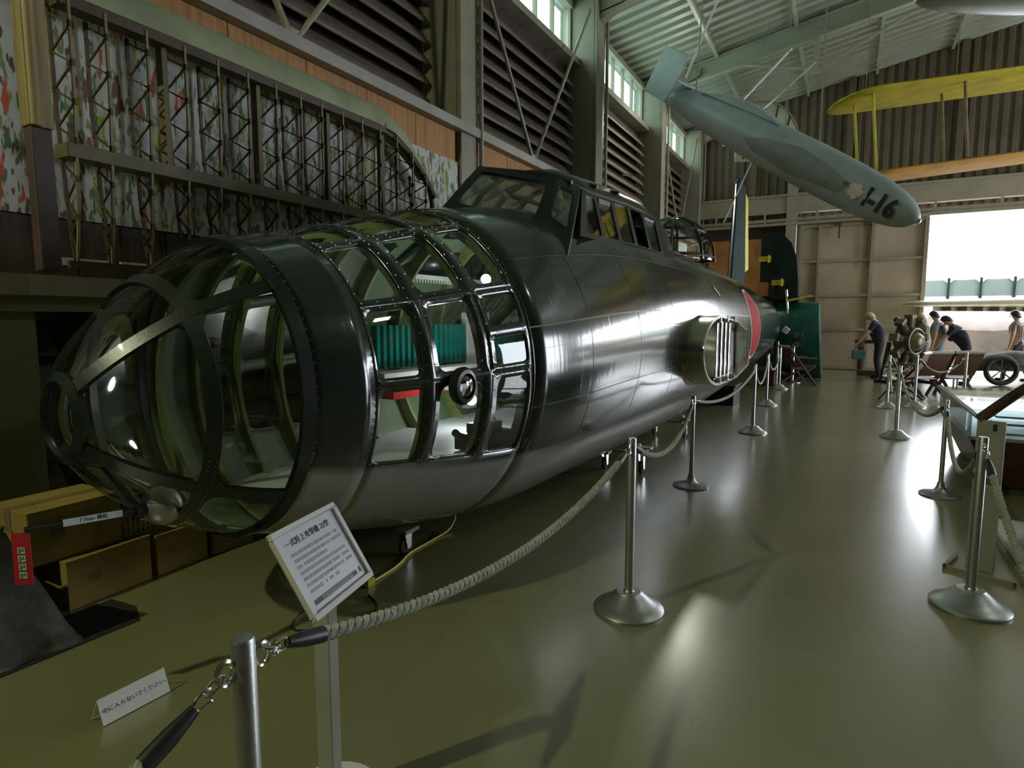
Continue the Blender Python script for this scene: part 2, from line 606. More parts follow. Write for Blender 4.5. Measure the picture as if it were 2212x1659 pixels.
# ceiling: ribbed sheets running down the roof slope
m = MB()
vs, fs = [], []
ys = []
y = -8.0
while y < YE + .2:
    for dy, dz in ((0, 0), (.14, 0), (.18, .07), (.30, .07), (.34, 0)):
        ys.append((y + dy, dz))
    y += .36
for yy, dz in ys:
    for x in (-5.3, 4.7, 14.7):
        vs.append((x, yy, roof_z(x) + dz))
for i in range(len(ys) - 1):
    for k in (0, 1):
        a = i * 3 + k
        fs.append((a, a + 1, a + 4, a + 3))
m.add(vs, fs)
ceiling = struct(m.build('ceiling', 'roof_sheet', fix=False))
def ibeam(m, a, b, w, h, t=.025):
    a, b = Vector(a), Vector(b)
    m.bar(a, b, t, h)
    m.bar(a + Vector((0, 0, h / 2)), b + Vector((0, 0, h / 2)), w, t)
    m.bar(a - Vector((0, 0, h / 2)), b - Vector((0, 0, h / 2)), w, t)
for yy in (2.35, 6.98, 11.75, 16.5):
    m = MB()
    ibeam(m, (-4.6, yy, roof_z(-4.6) - .30), (4.7, yy, roof_z(4.7) - .30), .2, .4)
    ibeam(m, (4.7, yy, roof_z(4.7) - .30), (14.4, yy, roof_z(14.4) - .30), .2, .4)
    m.build('rafter', 'roof_sheet', ceiling)
for xx in (-3.2, -1.4, .4, 2.2, 4.0, 6, 8, 10, 12):
    m = MB()
    m.bar((xx, -8, roof_z(xx) - .07), (xx, YE, roof_z(xx) - .07), .07, .1)
    m.build('purlin', 'roof_sheet', ceiling)
# hanger brackets and tie struts under the rafters
for (x, yy) in ((-.95, 16.5), (3.4, 16.5), (-.95, 11.75), (3.4, 11.75)):
    m = MB()
    z = roof_z(x) - .5
    m.bar((x, yy, z), (x, yy, z - .75), .12, .12)
    m.box((x - .11, yy - .09, z - .79), (x + .11, yy + .09, z - .73))
    m.build('hanger_bracket', 'roof_sheet', ceiling)
    m = MB()
    m.tube([(x, yy, z - .7), (x - 1.8, yy, z - .25)], .03, 8)
    m.tube([(x, yy, z - .7), (x + 1.8, yy, z + .1)], .03, 8)
    m.build('tie_rod', 'roof_sheet', ceiling)

# left wall: dark sheet behind, tilted boards in every bay
m = MB()
m.box((-5.3, -8, 0), (-5.15, YE + .1, 6.62))
m.box((-5.3, -8, 7.62), (-5.15, YE + .1, 8.2))
for a, b in zip([-8] + [c for c in COLY], COLY + [YE + .1]):
    pass
for c in COLY:
    m.box((-5.3, c - .2, 6.62), (-5.15, min(c + .2, YE + .1), 7.62))
m.box((-5.3, -8, 6.62), (-5.15, 2.2, 7.62))
wall_left = struct(m.build('wall_left', 'dark_wall'))
slat_me = {}
def slat(y0, y1, z):
    key = round(y1 - y0, 2)
    if key not in slat_me:
        s = MB()
        L_ = y1 - y0
        prof = [(-5.14, .235), (-5.11, .235), (-4.945, .03), (-4.945, -.005), (-4.965, -.005), (-5.14, .20)]
        s.prism([(x, 0, zz) for x, zz in prof], (0, L_, 0))
        o = s.build('slat', 'slat_brown', wall_left)
        slat_me[key] = o.data
        o.location = (0, y0, z)
        return
    o = bpy.data.objects.new('slat', slat_me[key])
    COL.objects.link(o)
    o.parent = wall_left
    o.location = (0, y0, z)
bays = list(zip(COLY[:-1], COLY[1:]))
for i, (a, b) in enumerate(bays):
    z = 4.10
    while z < 6.35:
        slat(a + .22, b - .30, z)
        z += .25
z = .3
while z < 1.7:
    slat(-2.2, 2.2, z)
    slat(bays[0][0] + .22, bays[0][1] - .30, z)
    z += .25

# clerestory windows
for i, (a, b) in enumerate(bays):
    y0, y1 = a + .2, b - .2
    m = MB()
    m.box((-5.2, y0, 6.52), (-4.86, y1, 6.64))
    m.box((-5.2, y0, 7.6), (-5.0, y1, 7.72))
    m.box((-5.2, y0, 6.62), (-5.05, y0 + .06, 7.62))
    m.box((-5.2, y1 - .06, 6.62), (-5.05, y1, 7.62))
    w = m.build('window_%d' % (i + 1), 'steel_paint')
    struct(w)
    n = 6
    for k in range(n):
        p0 = lerp(y0 + .06, y1 - .06, k / n)
        p1 = lerp(y0 + .06, y1 - .06, (k + 1) / n)
        mm = MB()
        mm.box((-5.13, p0 + .012, 6.64), (-5.12, p1 - .012, 7.6))
        mm.build('pane', 'glass_window', w)
        mm = MB()
        mm.box((-5.16, p0 - .018, 6.62), (-5.08, p0 + .018, 7.62))
        mm.build('mullion', 'beam_beige', w)

# steel columns along the left wall
col_lab = ['steel column beside the framed wing skeleton, nearest the camera', 'beige steel column rising behind the bomber canopy', 'brown steel column between the first and second clerestory windows',
           'steel column behind the tail of the hanging grey glider', 'steel column in the far corner of the hall']
for i, c in enumerate(COLY):
    t = thing('steel_column', col_lab[i], 'column', (0, c, 0) if i else (-.08, 1.72, 0))
    m = MB()
    m.box((-5.1, -.02, 0), (-4.55, .02, 7.75))
    m.build('web', 'steel_paint', t)
    m = MB()
    m.box((-4.57, -.21, 0), (-4.50, .21, 7.75))
    m.build('front_flange', 'steel_paint', t, bevel=.012)
    m = MB()
    m.box((-5.14, -.23, 0), (-5.08, .23, 7.75))
    m.build('rear_flange', 'steel_paint', t)
    m = MB()
    m.box((-5.08, -.215, 0), (-4.57, -.19, 7.75))
    m.build('cover_plate', 'steel_paint', t)
    if i:
        m = MB()
        m.tube([(-4.45, .20, 0), (-4.45, .20, 7.6)], .032, 10)
        m.build('conduit', 'steel_paint', t, smooth=True)
    m = MB()
    m.prism([(-4.55, -.1, 7.3), (-3.6, -.1, 7.75), (-3.6, -.1, 7.9), (-4.55, -.1, 7.8)], (0, .2, 0))
    m.build('haunch', 'steel_paint', t)

# cross-bracing rods
br_lab = {0: 'pair of thin steel brace rods meeting above the wing skeleton', 1: 'pair of long steel brace rods meeting just above the bomber canopy', 3: 'pair of steel brace rods in the last bay before the end wall'}
for i, (yb, ya, yc) in {0: (4.16, 2.55, 6.75), 1: (9.06, 7.25, 11.45), 3: (18.8, 16.75, 20.9)}.items():
    t = thing('brace_rods', br_lab[i], 'brace', (-4.62, yb, 4.1))
    m = MB()
    m.tube([(0, 0, 0), (0, ya - yb, 2.6)], .03, 8)
    m.build('rod', 'steel_paint', t, smooth=True)
    m = MB()
    m.tube([(0, 0, 0), (0, yc - yb, 3.35)], .03, 8)
    m.build('rod', 'steel_paint', t, smooth=True)
    m = MB()
    m.box((-.1, -.09, -.06), (.02, .09, .12))
    m.build('gusset_plate', 'rail_grey', t)

# rail above the boards, beam and dado below
m = MB()
m.box((-4.72, -4, 3.97), (-4.44, YE, 4.085))
tag(struct(m.build('trim_2', 'rail_grey')), 'grey steel rail along the wall above the orange boards')
m = MB()
m.box((-4.9, -4, 1.70), (-4.42, 6.9, 1.83))
m.box((-4.60, -4, 1.60), (-4.50, 6.9, 1.70))
tag(struct(m.build('trim_3', 'steel_paint')), 'grey steel beam along the wall under the mural')
t = thing('plywood_lining', 'orange plywood boards along the top of the wall above the mural', 'panelling', (-4.56, 0, 0))
for a, b in [(-1.5, 2.35)] + bays:
    nb = max(1, round((b - a - .52) / .9))
    for k in range(nb):
        y0 = lerp(a + .26, b - .26, k / nb)
        y1 = lerp(a + .26, b - .26, (k + 1) / nb) - .008
        m = MB()
        m.box((-.03, y0, 3.585 if a < 6 else 2.2), (0, y1, 3.965))
        m.build('board', 'wood_orange', t)
t = thing('dado_boards', 'dark brown wooden boards under the painted mural', 'panelling', (-4.55, 0, 0))
yy = -1.5
while yy < 6.8:
    m = MB()
    m.box((-.03, yy, 1.84), (0, yy + .605, 2.205))
    m.build('board', 'wood_dark', t)
    yy += .615
m = MB()
m.box((-4.555, -1.5, 2.21), (-4.53, 6.72, 3.58))
o = m.build('mural', 'mural_print')
tag(o, 'long printed mural of leafy brush strokes behind the wing skeleton', 'mural')
m = MB()
m.box((-4.53, 2.02, 1.905), (-4.515, 2.38, 1.955))
tag(m.build('label_strip', 'white_paint'), 'long white label strip on the dark boards left of the nose dome', 'label')
m = MB()
m.box((-4.53, 2.44, 1.905), (-4.515, 2.62, 1.955))
tag(m.build('label_strip', 'white_paint'), 'short white label strip on the dark boards nearest the nose dome', 'label')

# ---------------------------------------------------------------- end wall
m = MB()
vs, fs = [], []
x = -5.3
i = 0
prof = []
while x < 14.7:
    for dx, dy in ((0, 0), (.10, 0), (.13, .05), (.21, .05), (.24, 0)):
        prof.append((x + dx, dy))
    x += .25
for px, dy in prof:
    vs.append((px, YE + dy, 4.6))
    vs.append((px, YE + dy, roof_z(px) + .1))
for k in range(len(prof) - 1):
    fs.append((2 * k, 2 * k + 2, 2 * k + 3, 2 * k + 1))
m.add(vs, fs)
wall_back = struct(m.build('wall_back', 'corrugated', fix=False))
m = MB()
m.box((-5.3, YE, 0), (-1.4, YE + .12, 4.62))
m.box((13.2, YE, 0), (14.7, YE + .12, 4.62))
m.build('lower_sheet', 'dark_wall', wall_back)
for xx in (-2.9, -.2, 2.5, 5.2, 7.9, 10.6):
    m = MB()
    m.box((xx - .09, YE - .12, 5.45), (xx + .09, YE, roof_z(xx)))
    m.build('girt_post', 'corrugated', wall_back)
m = MB()
m.box((-5.2, YE - .32, 4.88), (14.6, YE - .02, 5.42))
m.box((-5.2, YE - .38, 5.40), (14.6, YE - .02, 5.46))
tag(struct(m.build('trim_4', 'beam_beige')), 'deep beige lintel beam across the end wall over the sliding door')
m = MB()
m.tube([(-4.5, YE - .32, 4.66), (14, YE - .32, 4.66)], .06, 10)
m.box((-4.5, YE - .4, 4.50), (14, YE - .26, 4.58))
for k in range(12):
    m.box((-4 + k * 1.5, YE - .36, 4.55), (-3.94 + k * 1.5, YE - .3, 4.9))
tag(struct(m.build('trim_5', 'beam_beige')), 'sliding door track under the lintel beam')
m = MB()
m.box((-1.84, YE - .36, 0), (-1.54, YE - .05, 6.6))
tag(struct(m.build('trim_6', 'beam_beige')), 'beige steel post at the edge of the sliding door')
# the sliding door leaf
m = MB()
m.box((-1.42, YE - .20, .0), (1.93, YE - .14, 4.62))
d = struct(m.build('door_1', 'door_beige'))
tag(d, 'beige steel sliding hangar door leaf pushed open')
for xx, w in ((-1.38, .08), (-.87, .07), (.55, .09), (1.88, .10)):
    m = MB()
    m.box((xx - w / 2, YE - .30, .02), (xx + w / 2, YE - .20, 4.46))
    m.build('stile', 'beam_beige', d)
for zz in (.06, 1.24, 2.28, 3.34, 4.42):
    m = MB()
    m.box((-1.38, YE - .285, zz - .04), (1.9, YE - .20, zz + .04))
    m.build('door_rail', 'beam_beige', d)
m = MB()
m.box((-4.2, YE - .10, 2.1), (-2.3, YE - .03, 4.15))
o = m.build('plywood_sheet', 'wood_orange')
tag(o, 'large orange plywood sheet on the end wall behind the turret', 'board')
for (xx, z0) in ((-.35, 4.0), (.42, 3.1)):
    m = MB()
    m.box((xx - .02, YE - .34, z0), (xx + .02, YE - .31, 4.45))
    m.box((xx - .06, YE - .36, 4.40), (xx + .06, YE - .30, 4.48))
    o = m.build('hanging_strap', 'rib_wood')
    tag(o, 'short dark strap hanging from the door track' if z0 > 3.5 else 'long dark strap hanging from the door track', 'strap')

# other walls, out of the picture, closing the hall
m = MB()
m.box((14.6, -8, 0), (14.75, 13.0, 8.0))
m.box((14.6, 19.8, 0), (14.75, YE, 8.0))
m.box((14.6, 13.0, 5.8), (14.75, 19.8, 8.0))
struct(m.build('wall_right', 'corrugated'))
m = MB()
m.box((-5.3, -8.15, 0), (14.75, -8, 9.8))
struct(m.build('wall_front', 'corrugated'))
# ================================================================ the bomber fuselage
YAW = R(2.956)
FX, FY = -2.769, 1.57
ASP = .953
TS = [.34, .65, 1.0, 1.4, 1.9, 3.2, 5, 7.5, 10.5, 13, 16, 18.]
TH = [.735, .825, .91, 1.005, 1.10, 1.20, 1.215, 1.15, .98, .80, .5, .3]
TZ = [1.205, 1.19, 1.19, 1.20, 1.22, 1.30, 1.33, 1.335, 1.36, 1.38, 1.5, 1.6]
_mh = np.gradient(np.array(TH), np.array(TS))
_mz = np.gradient(np.array(TZ), np.array(TS))
SA, DL, DA, DB, DZ = .34, .72, 1.25, 1.7, -.06
def crom(x, yp, mm):
    i = 0
    while i < len(TS) - 2 and x > TS[i + 1]:
        i += 1
    d = TS[i + 1] - TS[i]
    t = min(1, max(0, (x - TS[i]) / d))
    return (2*t**3 - 3*t**2 + 1) * yp[i] + (t**3 - 2*t**2 + t) * d * mm[i] + (-2*t**3 + 3*t**2) * yp[i+1] + (t**3 - t**2) * d * mm[i+1]
def sec(s):
    q = max(s, SA)
    h, z = crom(q, TH, _mh), crom(q, TZ, _mz)
    if s < SA:
        t = min(1, (SA - s) / DL)
        h *= (1 - t ** DA) ** (1 / DB)
        z += DZ * t
    return h * ASP, h, z
def fp(s, th, off=0.0):
    w, h, z = sec(s)
    c, n = math.cos(R(th)), math.sin(R(th))
    return Vector(((w + off) * c, s, z + (h + off) * n))
def fnorm(s, th):
    e = .01
    a = fp(s + e, th) - fp(s - e, th)
    b = fp(s, th + .5) - fp(s, th - .5)
    n = b.cross(a).normalized()
    c = Vector((math.cos(R(th)), 0, math.sin(R(th))))
    return n if n.dot(c) > -.05 else -n

plane = thing('bomber_fuselage', 'long dark green bomber fuselage with a glazed nose on the hangar floor', 'aircraft', (FX, FY, 0), (0, 0, -YAW))

class Skin:
    """patches laid on the hull in (s, theta)"""
    def __init__(s):
        s.st, s.f = [], []
    def grid(s, s0, s1, t0, t1, ns, nt):
        n = len(s.st)
        for i in range(ns + 1):
            for k in range(nt + 1):
                s.st.append((lerp(s0, s1, i / ns), lerp(t0, t1, k / nt)))
        for i in range(ns):
            for k in range(nt):
                a = n + i * (nt + 1) + k
                s.f.append((a, a + 1, a + nt + 2, a + nt + 1))
    def framed(s, s0, s1, t0, t1, ins, int_, rad=.28):
        """rect patch with a rounded hole; ins: margins (s lo, s hi), int_: margins (t lo, t hi). Returns the hole outline."""
        inner, outer = hole(s0, s1, t0, t1, ins, int_, rad)
        n, m = len(s.st), len(inner)
        s.st += outer + inner
        for k in range(m):
            j = (k + 1) % m
            s.f.append((n + k, n + j, n + m + j, n + m + k))
        return inner
def hole(s0, s1, t0, t1, ins, int_, rad):
    a0, a1, b0, b1 = s0 + ins[0], s1 - ins[1], t0 + int_[0], t1 - int_[1]
    ra = min(rad * (a1 - a0), .07)
    rb = rad * min(1.0, ra / max(1e-6, rad * (a1 - a0))) * (b1 - b0)
    rb = min(rb, 4.2)
    inner, outer = [], []
    cs = [(a1 - ra, b1 - rb, 0), (a0 + ra, b1 - rb, 90), (a0 + ra, b0 + rb, 180), (a1 - ra, b0 + rb, 270)]
    oc = [(s1, t1), (s0, t1), (s0, t0), (s1, t0)]
    K, ST = 6, 7
    for q in range(4):
        ca, cb, ang = cs[q]
        for k in range(K + 1):
            an = R(ang + 90 * k / K)
            c, n = math.cos(an), math.sin(an)
            inner.append((ca + ra * c, cb + rb * n))
            mx = max(abs(c), abs(n))
            outer.append((ca + (oc[q][0] - ca) * abs(c) / mx, cb + (oc[q][1] - cb) * abs(n) / mx))
        # straight run to the next corner
        i0, o0 = inner[-1], outer[-1]
        ca2, cb2, ang2 = cs[(q + 1) % 4]
        an = R(ang2)
        c, n = math.cos(an), math.sin(an)
        i1 = (ca2 + ra * c, cb2 + rb * n)
        mx = max(abs(c), abs(n))
        o1 = (ca2 + (oc[(q + 1) % 4][0] - ca2) * abs(c) / mx, cb2 + (oc[(q + 1) % 4][1] - cb2) * abs(n) / mx)
        for k in range(1, ST):
            inner.append((lerp(i0[0], i1[0], k / ST), lerp(i0[1], i1[1], k / ST)))
            outer.append((lerp(o0[0], o1[0], k / ST), lerp(o0[1], o1[1], k / ST)))
    return inner, outer

def paint_edge(s):
    return -27.5 - min(max(s - .8, 0), 9) * 1.75
sk = Skin()
panes = []
# solid dark band behind the dome
sk.grid(SA, .65, -180, 180, 5, 144)
# glazed section
cols = [(.65, .985), (.985, 1.385), (1.385, 1.735)]
rows = [(-25.5, 3), (3, 30.5), (30.5, 61), (61, 119), (119, 149.5), (149.5, 177), (177, 205.5)]
for ci, (a, b) in enumerate(cols):
    sk.grid(a, b, 205.5, 334.5, 6, 52)
    for ri, (t0, t1) in enumerate(rows):
        ins = (.045, .045)
        if ci == 0: ins = (.02, .05)
        if ci == 2: ins = (.05, .03)
        it = (2.2, 2.2)
        if ri == 0: it = (.6, 2.4)
        if ri == 6: it = (2.4, .6)
        if ci == 2 and ri in (1, 5):
            tm = lerp(t0, t1, .48)
            lo, hi = ((t0, tm), (tm, t1))
            panes.append(sk.framed(a, b, lo[0], lo[1], ins, (2.0, 2.2) if ri == 1 else (1.8, 2.2), .12))
            panes.append(sk.framed(a, b, hi[0], hi[1], ins, (1.8, 2.2) if ri == 1 else (2.2, 2.0), .12))
        else:
            panes.append(sk.framed(a, b, t0, t1, ins, it, .16))
# the long solid hull
brk = [1.735, 1.9] + [1.9 + .2 * k for k in range(1, 56)] + [13.2, 13.6, 14.0]
for a, b in zip(brk[:-1], brk[1:]):
    if a >= 2.75 and b <= 5.35:          # cockpit opening under the canopy
        sk.grid(a, b, -232.5, 57.5, 1, 116)
        sk.grid(a, b, 122.5, 127.5, 1, 2)
    else:
        sk.grid(a, b, -180, 180, 1, 144)
me = bpy.data.meshes.new('hull_skin')
me.from_pydata([fp(*p) for p in sk.st], [], sk.f)
pa = me.attributes.new('paint', 'FLOAT', 'POINT')
for i, (s_, t_) in enumerate(sk.st):
    tt = ((t_ + 90) % 360) - 90
    if tt > 90:
        tt = 180 - tt
    w_ = 1.6 + .25 * math.sin(s_ * 5.3)
    v_ = (tt - paint_edge(s_)) / w_ + .5
    pa.data[i].value = min(1, max(0, v_))
uvl = me.uv_layers.new(name='UVMap')
for lp in me.loops:
    s_, t_ = sk.st[lp.vertex_index]
    uvl.data[lp.index].uv = (s_ + .4, R(t_) * 1.1 + 8)
b_ = bmesh.new()
b_.from_mesh(me)
bmesh.ops.remove_doubles(b_, verts=b_.verts, dist=1e-4)
bmesh.ops.recalc_face_normals(b_, faces=b_.faces)
b_.faces.ensure_lookup_table()
fc = b_.faces[0]
if fc.normal.dot(fc.calc_center_median() - Vector((0, fc.calc_center_median().y, 1.2))) < 0:
    bmesh.ops.reverse_faces(b_, faces=b_.faces)
b_.to_mesh(me)
b_.free()
me.materials.append(MATS['fuselage_paint'])
me.materials.append(MATS['interior_green'])
me.shade_smooth()
hull = bpy.data.objects.new('hull_skin', me)
COL.objects.link(hull)
hull.parent = plane
so = hull.modifiers.new('thick', 'SOLIDIFY')
so.thickness = .022
so.offset = -1
so.material_offset = 1
so.material_offset_rim = 0

# glass panes of the glazed section
for pl in panes:
    n = len(pl)
    ca = sum(p[0] for p in pl) / n
    cb = sum(p[1] for p in pl) / n
    m = MB()
    vs, fs = [], []
    RG = [1.0, .8, .55, .28]
    for g in RG:
        vs += [fp(lerp(ca, p[0], g), lerp(cb, p[1], g), -.008) for p in pl]
    vs.append(fp(ca, cb, -.008))
    for g in range(len(RG) - 1):
        for k in range(n):
            j = (k + 1) % n
            fs.append((g * n + k, g * n + j, (g + 1) * n + j, (g + 1) * n + k))
    for k in range(n):
        fs.append(((len(RG) - 1) * n + k, (len(RG) - 1) * n + (k + 1) % n, len(vs) - 1))
    m.add(vs, fs)
    m.build('window_pane', 'glass_clear', plane, smooth=True)

# strips that follow the hull
def surf_strip(m, path, width, th=.02, lift=0.0):
    pts = [fp(*p) for p in path]
    nn = len(pts)
    closed = (pts[0] - pts[-1]).length < 1e-4
    if closed:
        pts = pts[:-1]
        path = path[:-1]
        nn -= 1
    vs, fs = [], []
    for i, p in enumerate(pts):
        if closed:
            t = pts[(i + 1) % nn] - pts[i - 1]
        else:
            t = pts[min(i + 1, nn - 1)] - pts[max(0, i - 1)]
        t.normalize()
        n = fnorm(*path[i])
        b = n.cross(t).normalized()
        for sb, sn in ((-1, -.5), (1, -.5), (1, .5), (-1, .5)):
            vs.append(p + b * (sb * width / 2) + n * (sn * th + lift))
    for i in range(nn if closed else nn - 1):
        j = (i + 1) % nn
        for k in range(4):
            fs.append((i * 4 + k, i * 4 + (k + 1) % 4, j * 4 + (k + 1) % 4, j * 4 + k))
    if not closed:
        fs += [(3, 2, 1, 0), tuple((nn - 1) * 4 + k for k in range(4))]
    m.add(vs, fs)
def ring_path(s, a=0, b=360, n=72, ds=None):
    return [(s + (ds(lerp(a, b, k / n)) if ds else 0), lerp(a, b, k / n)) for k in range(n + 1)]

# nose dome: blown glass in six fields, front disc, frames
SF = -.338
m = MB()
vs, fs = [], []
NS, NT = 26, 96
for i in range(NS + 1):
    s_ = lerp(SF, SA, i / NS)
    for k in range(NT):
        vs.append(fp(s_, 360 * k / NT))
for i in range(NS):
    for k in range(NT):
        fs.append((i * NT + k, i * NT + (k + 1) % NT, (i + 1) * NT + (k + 1) % NT, (i + 1) * NT + k))
m.add(vs, fs)
m.build('nose_dome', 'glass_dome', plane, smooth=True)
m = MB()
vs, fs = [], []
w_, h_, z_ = sec(SF)
for g, (rr, dy) in enumerate(((1, 0), (.8, -.012), (.5, -.022), (.2, -.027))):
    vs += [Vector((w_ * rr * math.cos(R(360 * k / 48)), SF + dy, z_ + h_ * rr * math.sin(R(360 * k / 48)))) for k in range(48)]
for g in range(3):
    for k in range(48):
        fs.append((g * 48 + k, g * 48 + (k + 1) % 48, (g + 1) * 48 + (k + 1) % 48, (g + 1) * 48 + k))
fs.append(tuple(3 * 48 + k for k in range(48)))
m.add(vs, fs)
m.build('front_pane', 'glass_dome', plane, smooth=True)
def bow(t):          # the belt bows back a little between its joints
    return .012 * math.cos(R(4 * (t - 46)))
frames = []
m = MB(); surf_strip(m, ring_path(SF + .005), .045, .03); m.build('front_ring', 'frame_green', plane, smooth=True)
m = MB(); surf_strip(m, ring_path(0.0, 0, 360, 96, lambda t: .0), .062, .022); m.build('belt_frame', 'frame_green', plane, smooth=True)
m = MB(); surf_strip(m, ring_path(SA - .01), .06, .035); m.build('dome_ring', 'frame_green', plane, smooth=True)
for t_ in (46, -38, 134, 218):
    m = MB()
    surf_strip(m, [(lerp(SF, 0, k / 10), t_ + (3 if t_ in (46, 134) else 6) * math.sin(k / 10 * PI) * 0) for k in range(11)], .058, .022)
    m.build('dome_spoke', 'frame_green', plane, smooth=True)
    m = MB()
    surf_strip(m, [(lerp(0, SA, k / 8), t_ - (3 if 0 < t_ < 90 else -3 if t_ > 0 and t_ < 180 else 0) * k / 8) for k in range(9)], .058, .022)
    m.build('dome_spoke', 'frame_green', plane, smooth=True)
    # fillet plate where belt and spoke cross
    m = MB()
    pts = []
    for k in range(16):
        a = 2 * PI * k / 16
        rr = .052 + .030 * abs(math.cos(2 * a)) ** 2
        hh = sec(0)[1]
        pts.append((0 + rr * math.sin(a), t_ + math.degrees(rr * math.cos(a) / hh)))
    up = [fp(p[0], p[1], .012) for p in pts]
    dn = [fp(p[0], p[1], -.012) for p in pts]
    m.add(up + dn, [tuple(range(16)), tuple(reversed(range(16, 32)))] + [(k, (k + 1) % 16, 16 + (k + 1) % 16, 16 + k) for k in range(16)])
    m.build('joint_plate', 'frame_green', plane)
# rivets along the frames
m = MB()
def rivet(s_, t_, off, r=.0042):
    p = fp(s_, t_, off)
    n = fnorm(s_, t_)
    u = n.orthogonal().normalized()
    v = n.cross(u)
    m.add([p + u * r, p + v * r, p - u * r, p - v * r, p + n * r], [(0, 1, 4), (1, 2, 4), (2, 3, 4), (3, 0, 4)])
for s_ in (.955, 1.015, 1.355, 1.415, 1.735, .668):
    for t_ in np.arange(-25, 120, 5.5):
        rivet(s_, t_, .001)
for t_ in (3, 30.5, 61):
    for s_ in np.arange(.68, 1.74, .09):
        rivet(s_, t_ - 1.1, .001)
        rivet(s_, t_ + 1.1, .001)
for t_ in np.arange(-180, 180, 4):
    rivet(SA + .03, t_, .004)
    rivet(SF + .006, t_, .016, .004)
for t_ in np.arange(-110, -20, 2.5):
    rivet(.012, t_, .012)
    rivet(-.012, t_, .012)
m.build('rivets', 'metal_silver', plane, kind='stuff', fix=False)

# inner ribs of the nose
for s_, dep in ((.40, .07), (.66, .055), (.985, .055), (1.385, .055), (1.735, .06), (2.2, .1), (2.75, .1), (3.4, .1), (4.1, .1)):
    m = MB()
    secs = []
    a0, a1 = (-60, 240) if s_ < 1.8 else (-60, 60)
    w_, h_, z_ = sec(s_)
    n = 64
    vs, fs = [], []
    for k in range(n + 1):
        t_ = R(lerp(a0, a1, k / n))
        for (dr, dy) in ((-.026, -.014), (-.026, .014), (-.026 - dep, .014), (-.026 - dep, -.014)):
            vs.append(((w_ + dr) * math.cos(t_), s_ + dy, z_ + (h_ + dr) * math.sin(t_)))
    for k in range(n):
        for q in range(4):
            fs.append((k * 4 + q, k * 4 + (q + 1) % 4, k * 4 + 4 + (q + 1) % 4, k * 4 + 4 + q))
    fs += [(0, 1, 2, 3), tuple(n * 4 + q for q in range(4))]
    if s_ > 1.8:   # the far (left) side only, so the frames stand behind the teal lining
        vs = [(-x, y, z) for x, y, z in vs]
    m.add(vs, fs)
    m.build('rib', 'rib_green', plane, smooth=True)
# inside: floor plate, bulkhead, teal corrugated lining, white shelf, comb rail, bomb sight, lamp
m = MB()
vs = []
st = [.7, 1.0, 1.4, 1.9, 2.6, 3.6, 5.1]
for s_ in st:
    w_, h_, z_ = sec(s_)
    zf = .56
    hw = w_ * math.sqrt(max(0.05, 1 - ((zf - z_) / h_) ** 2)) - .04
    vs += [(-hw, s_, zf), (hw, s_, zf), (hw, s_, zf - .02), (-hw, s_, zf - .02)]
m.add(vs, [(i * 4 + q, i * 4 + (q + 1) % 4, i * 4 + 4 + (q + 1) % 4, i * 4 + 4 + q) for i in range(len(st) - 1) for q in range(4)])
m.build('cabin_floor', 'lining_grey', plane)
m = MB()
w_, h_, z_ = sec(5.2)
m.loft([[((w_ - .03) * math.cos(R(a * 10)), y, z_ + (h_ - .03) * math.sin(R(a * 10))) for a in range(36)] for y in (5.2, 5.23)])
m.build('bulkhead', 'interior_green', plane)
def side_panel(s0, s1, z0, z1, name):
    m = MB()
    n = int((s1 - s0) / .075)
    vs, fs = [], []
    step = (s1 - s0) / n
    for k in range(n):
        for ds, dx in ((0, 0), (.42, 0), (.46, .045), (.96, .045)):
            for z in (z0, z1):
                vs.append((-.90 + dx, s0 + (k + ds) * step, z))
    for k in range(len(vs) // 2 - 1):
        fs.append((2 * k, 2 * k + 2, 2 * k + 3, 2 * k + 1))
    m.add(vs, fs)
    m.build(name, 'aotake_teal', plane, fix=False)
side_panel(2.30, 3.62, 1.12, 1.50, 'corrugated_lining')
side_panel(4.05, 4.95, 1.06, 1.36, 'corrugated_lining')
m = MB()
m.box((-.93, 3.64, .62), (-.84, 4.02, 1.62))
m.build('white_panel', 'white_paint', plane)
m = MB()
m.box((-.93, 2.25, 1.04), (-.70, 3.64, 1.10))
m.box((-.93, 2.25, .90), (-.86, 2.32, 1.04))
m.box((-.93, 3.2, .86), (-.72, 3.62, 1.04))
m.box((-.93, 4.0, .98), (-.70, 5.0, 1.05))
m.build('shelf', 'white_paint', plane, bevel=.006)
m = MB()
m.box((-.93, 2.4, .86), (-.74, 3.1, .92))
m.build('red_strip', 'red_paint', plane)
m = MB()
m.box((-.86, 2.75, 1.92), (-.82, 4.35, 1.96))
for k in range(40):
    m.box((-.85, 2.75 + k * .04, 1.89), (-.83, 2.765 + k * .04, 1.92))
m.build('comb_rail', 'white_paint', plane)
bs = MB()
bs.box((.10, 2.15, .57), (.34, 2.62, .68))
bs.box((.14, 2.25, .68), (.30, 2.52, .76))
bs.tube([(.22, 2.18, .66), (.22, 2.05, .70), (.22, 2.0, .74)], .03, 8)
bs.tube([(.12, 2.5, .72), (.12, 2.66, .74)], .025, 8)
bs.build('bomb_sight', 'black_plastic', plane, bevel=.01)
m = MB()
m.ball((-.35, 3.0, .82), .05)
m.build('cabin_lamp', 'lamp_inside', plane, smooth=True)
cl = lamp('cabin_lamp_light', 'POINT', (0, 0, 0), 7, (0.93, 1.0, 0.93), .06)
cl.parent = plane
cl.location = (-.25, 3.1, 1.85)
cl2 = lamp('cabin_lamp_low', 'POINT', (0, 0, 0), 8, (0.93, 0.97, 1.0), .06)
cl2.parent = plane
cl2.location = (-.35, 2.9, .88)
m = MB()
m.ball((-.25, 3.1, 1.91), .045)
m.build('ceiling_lamp', 'lamp_inside', plane, smooth=True)

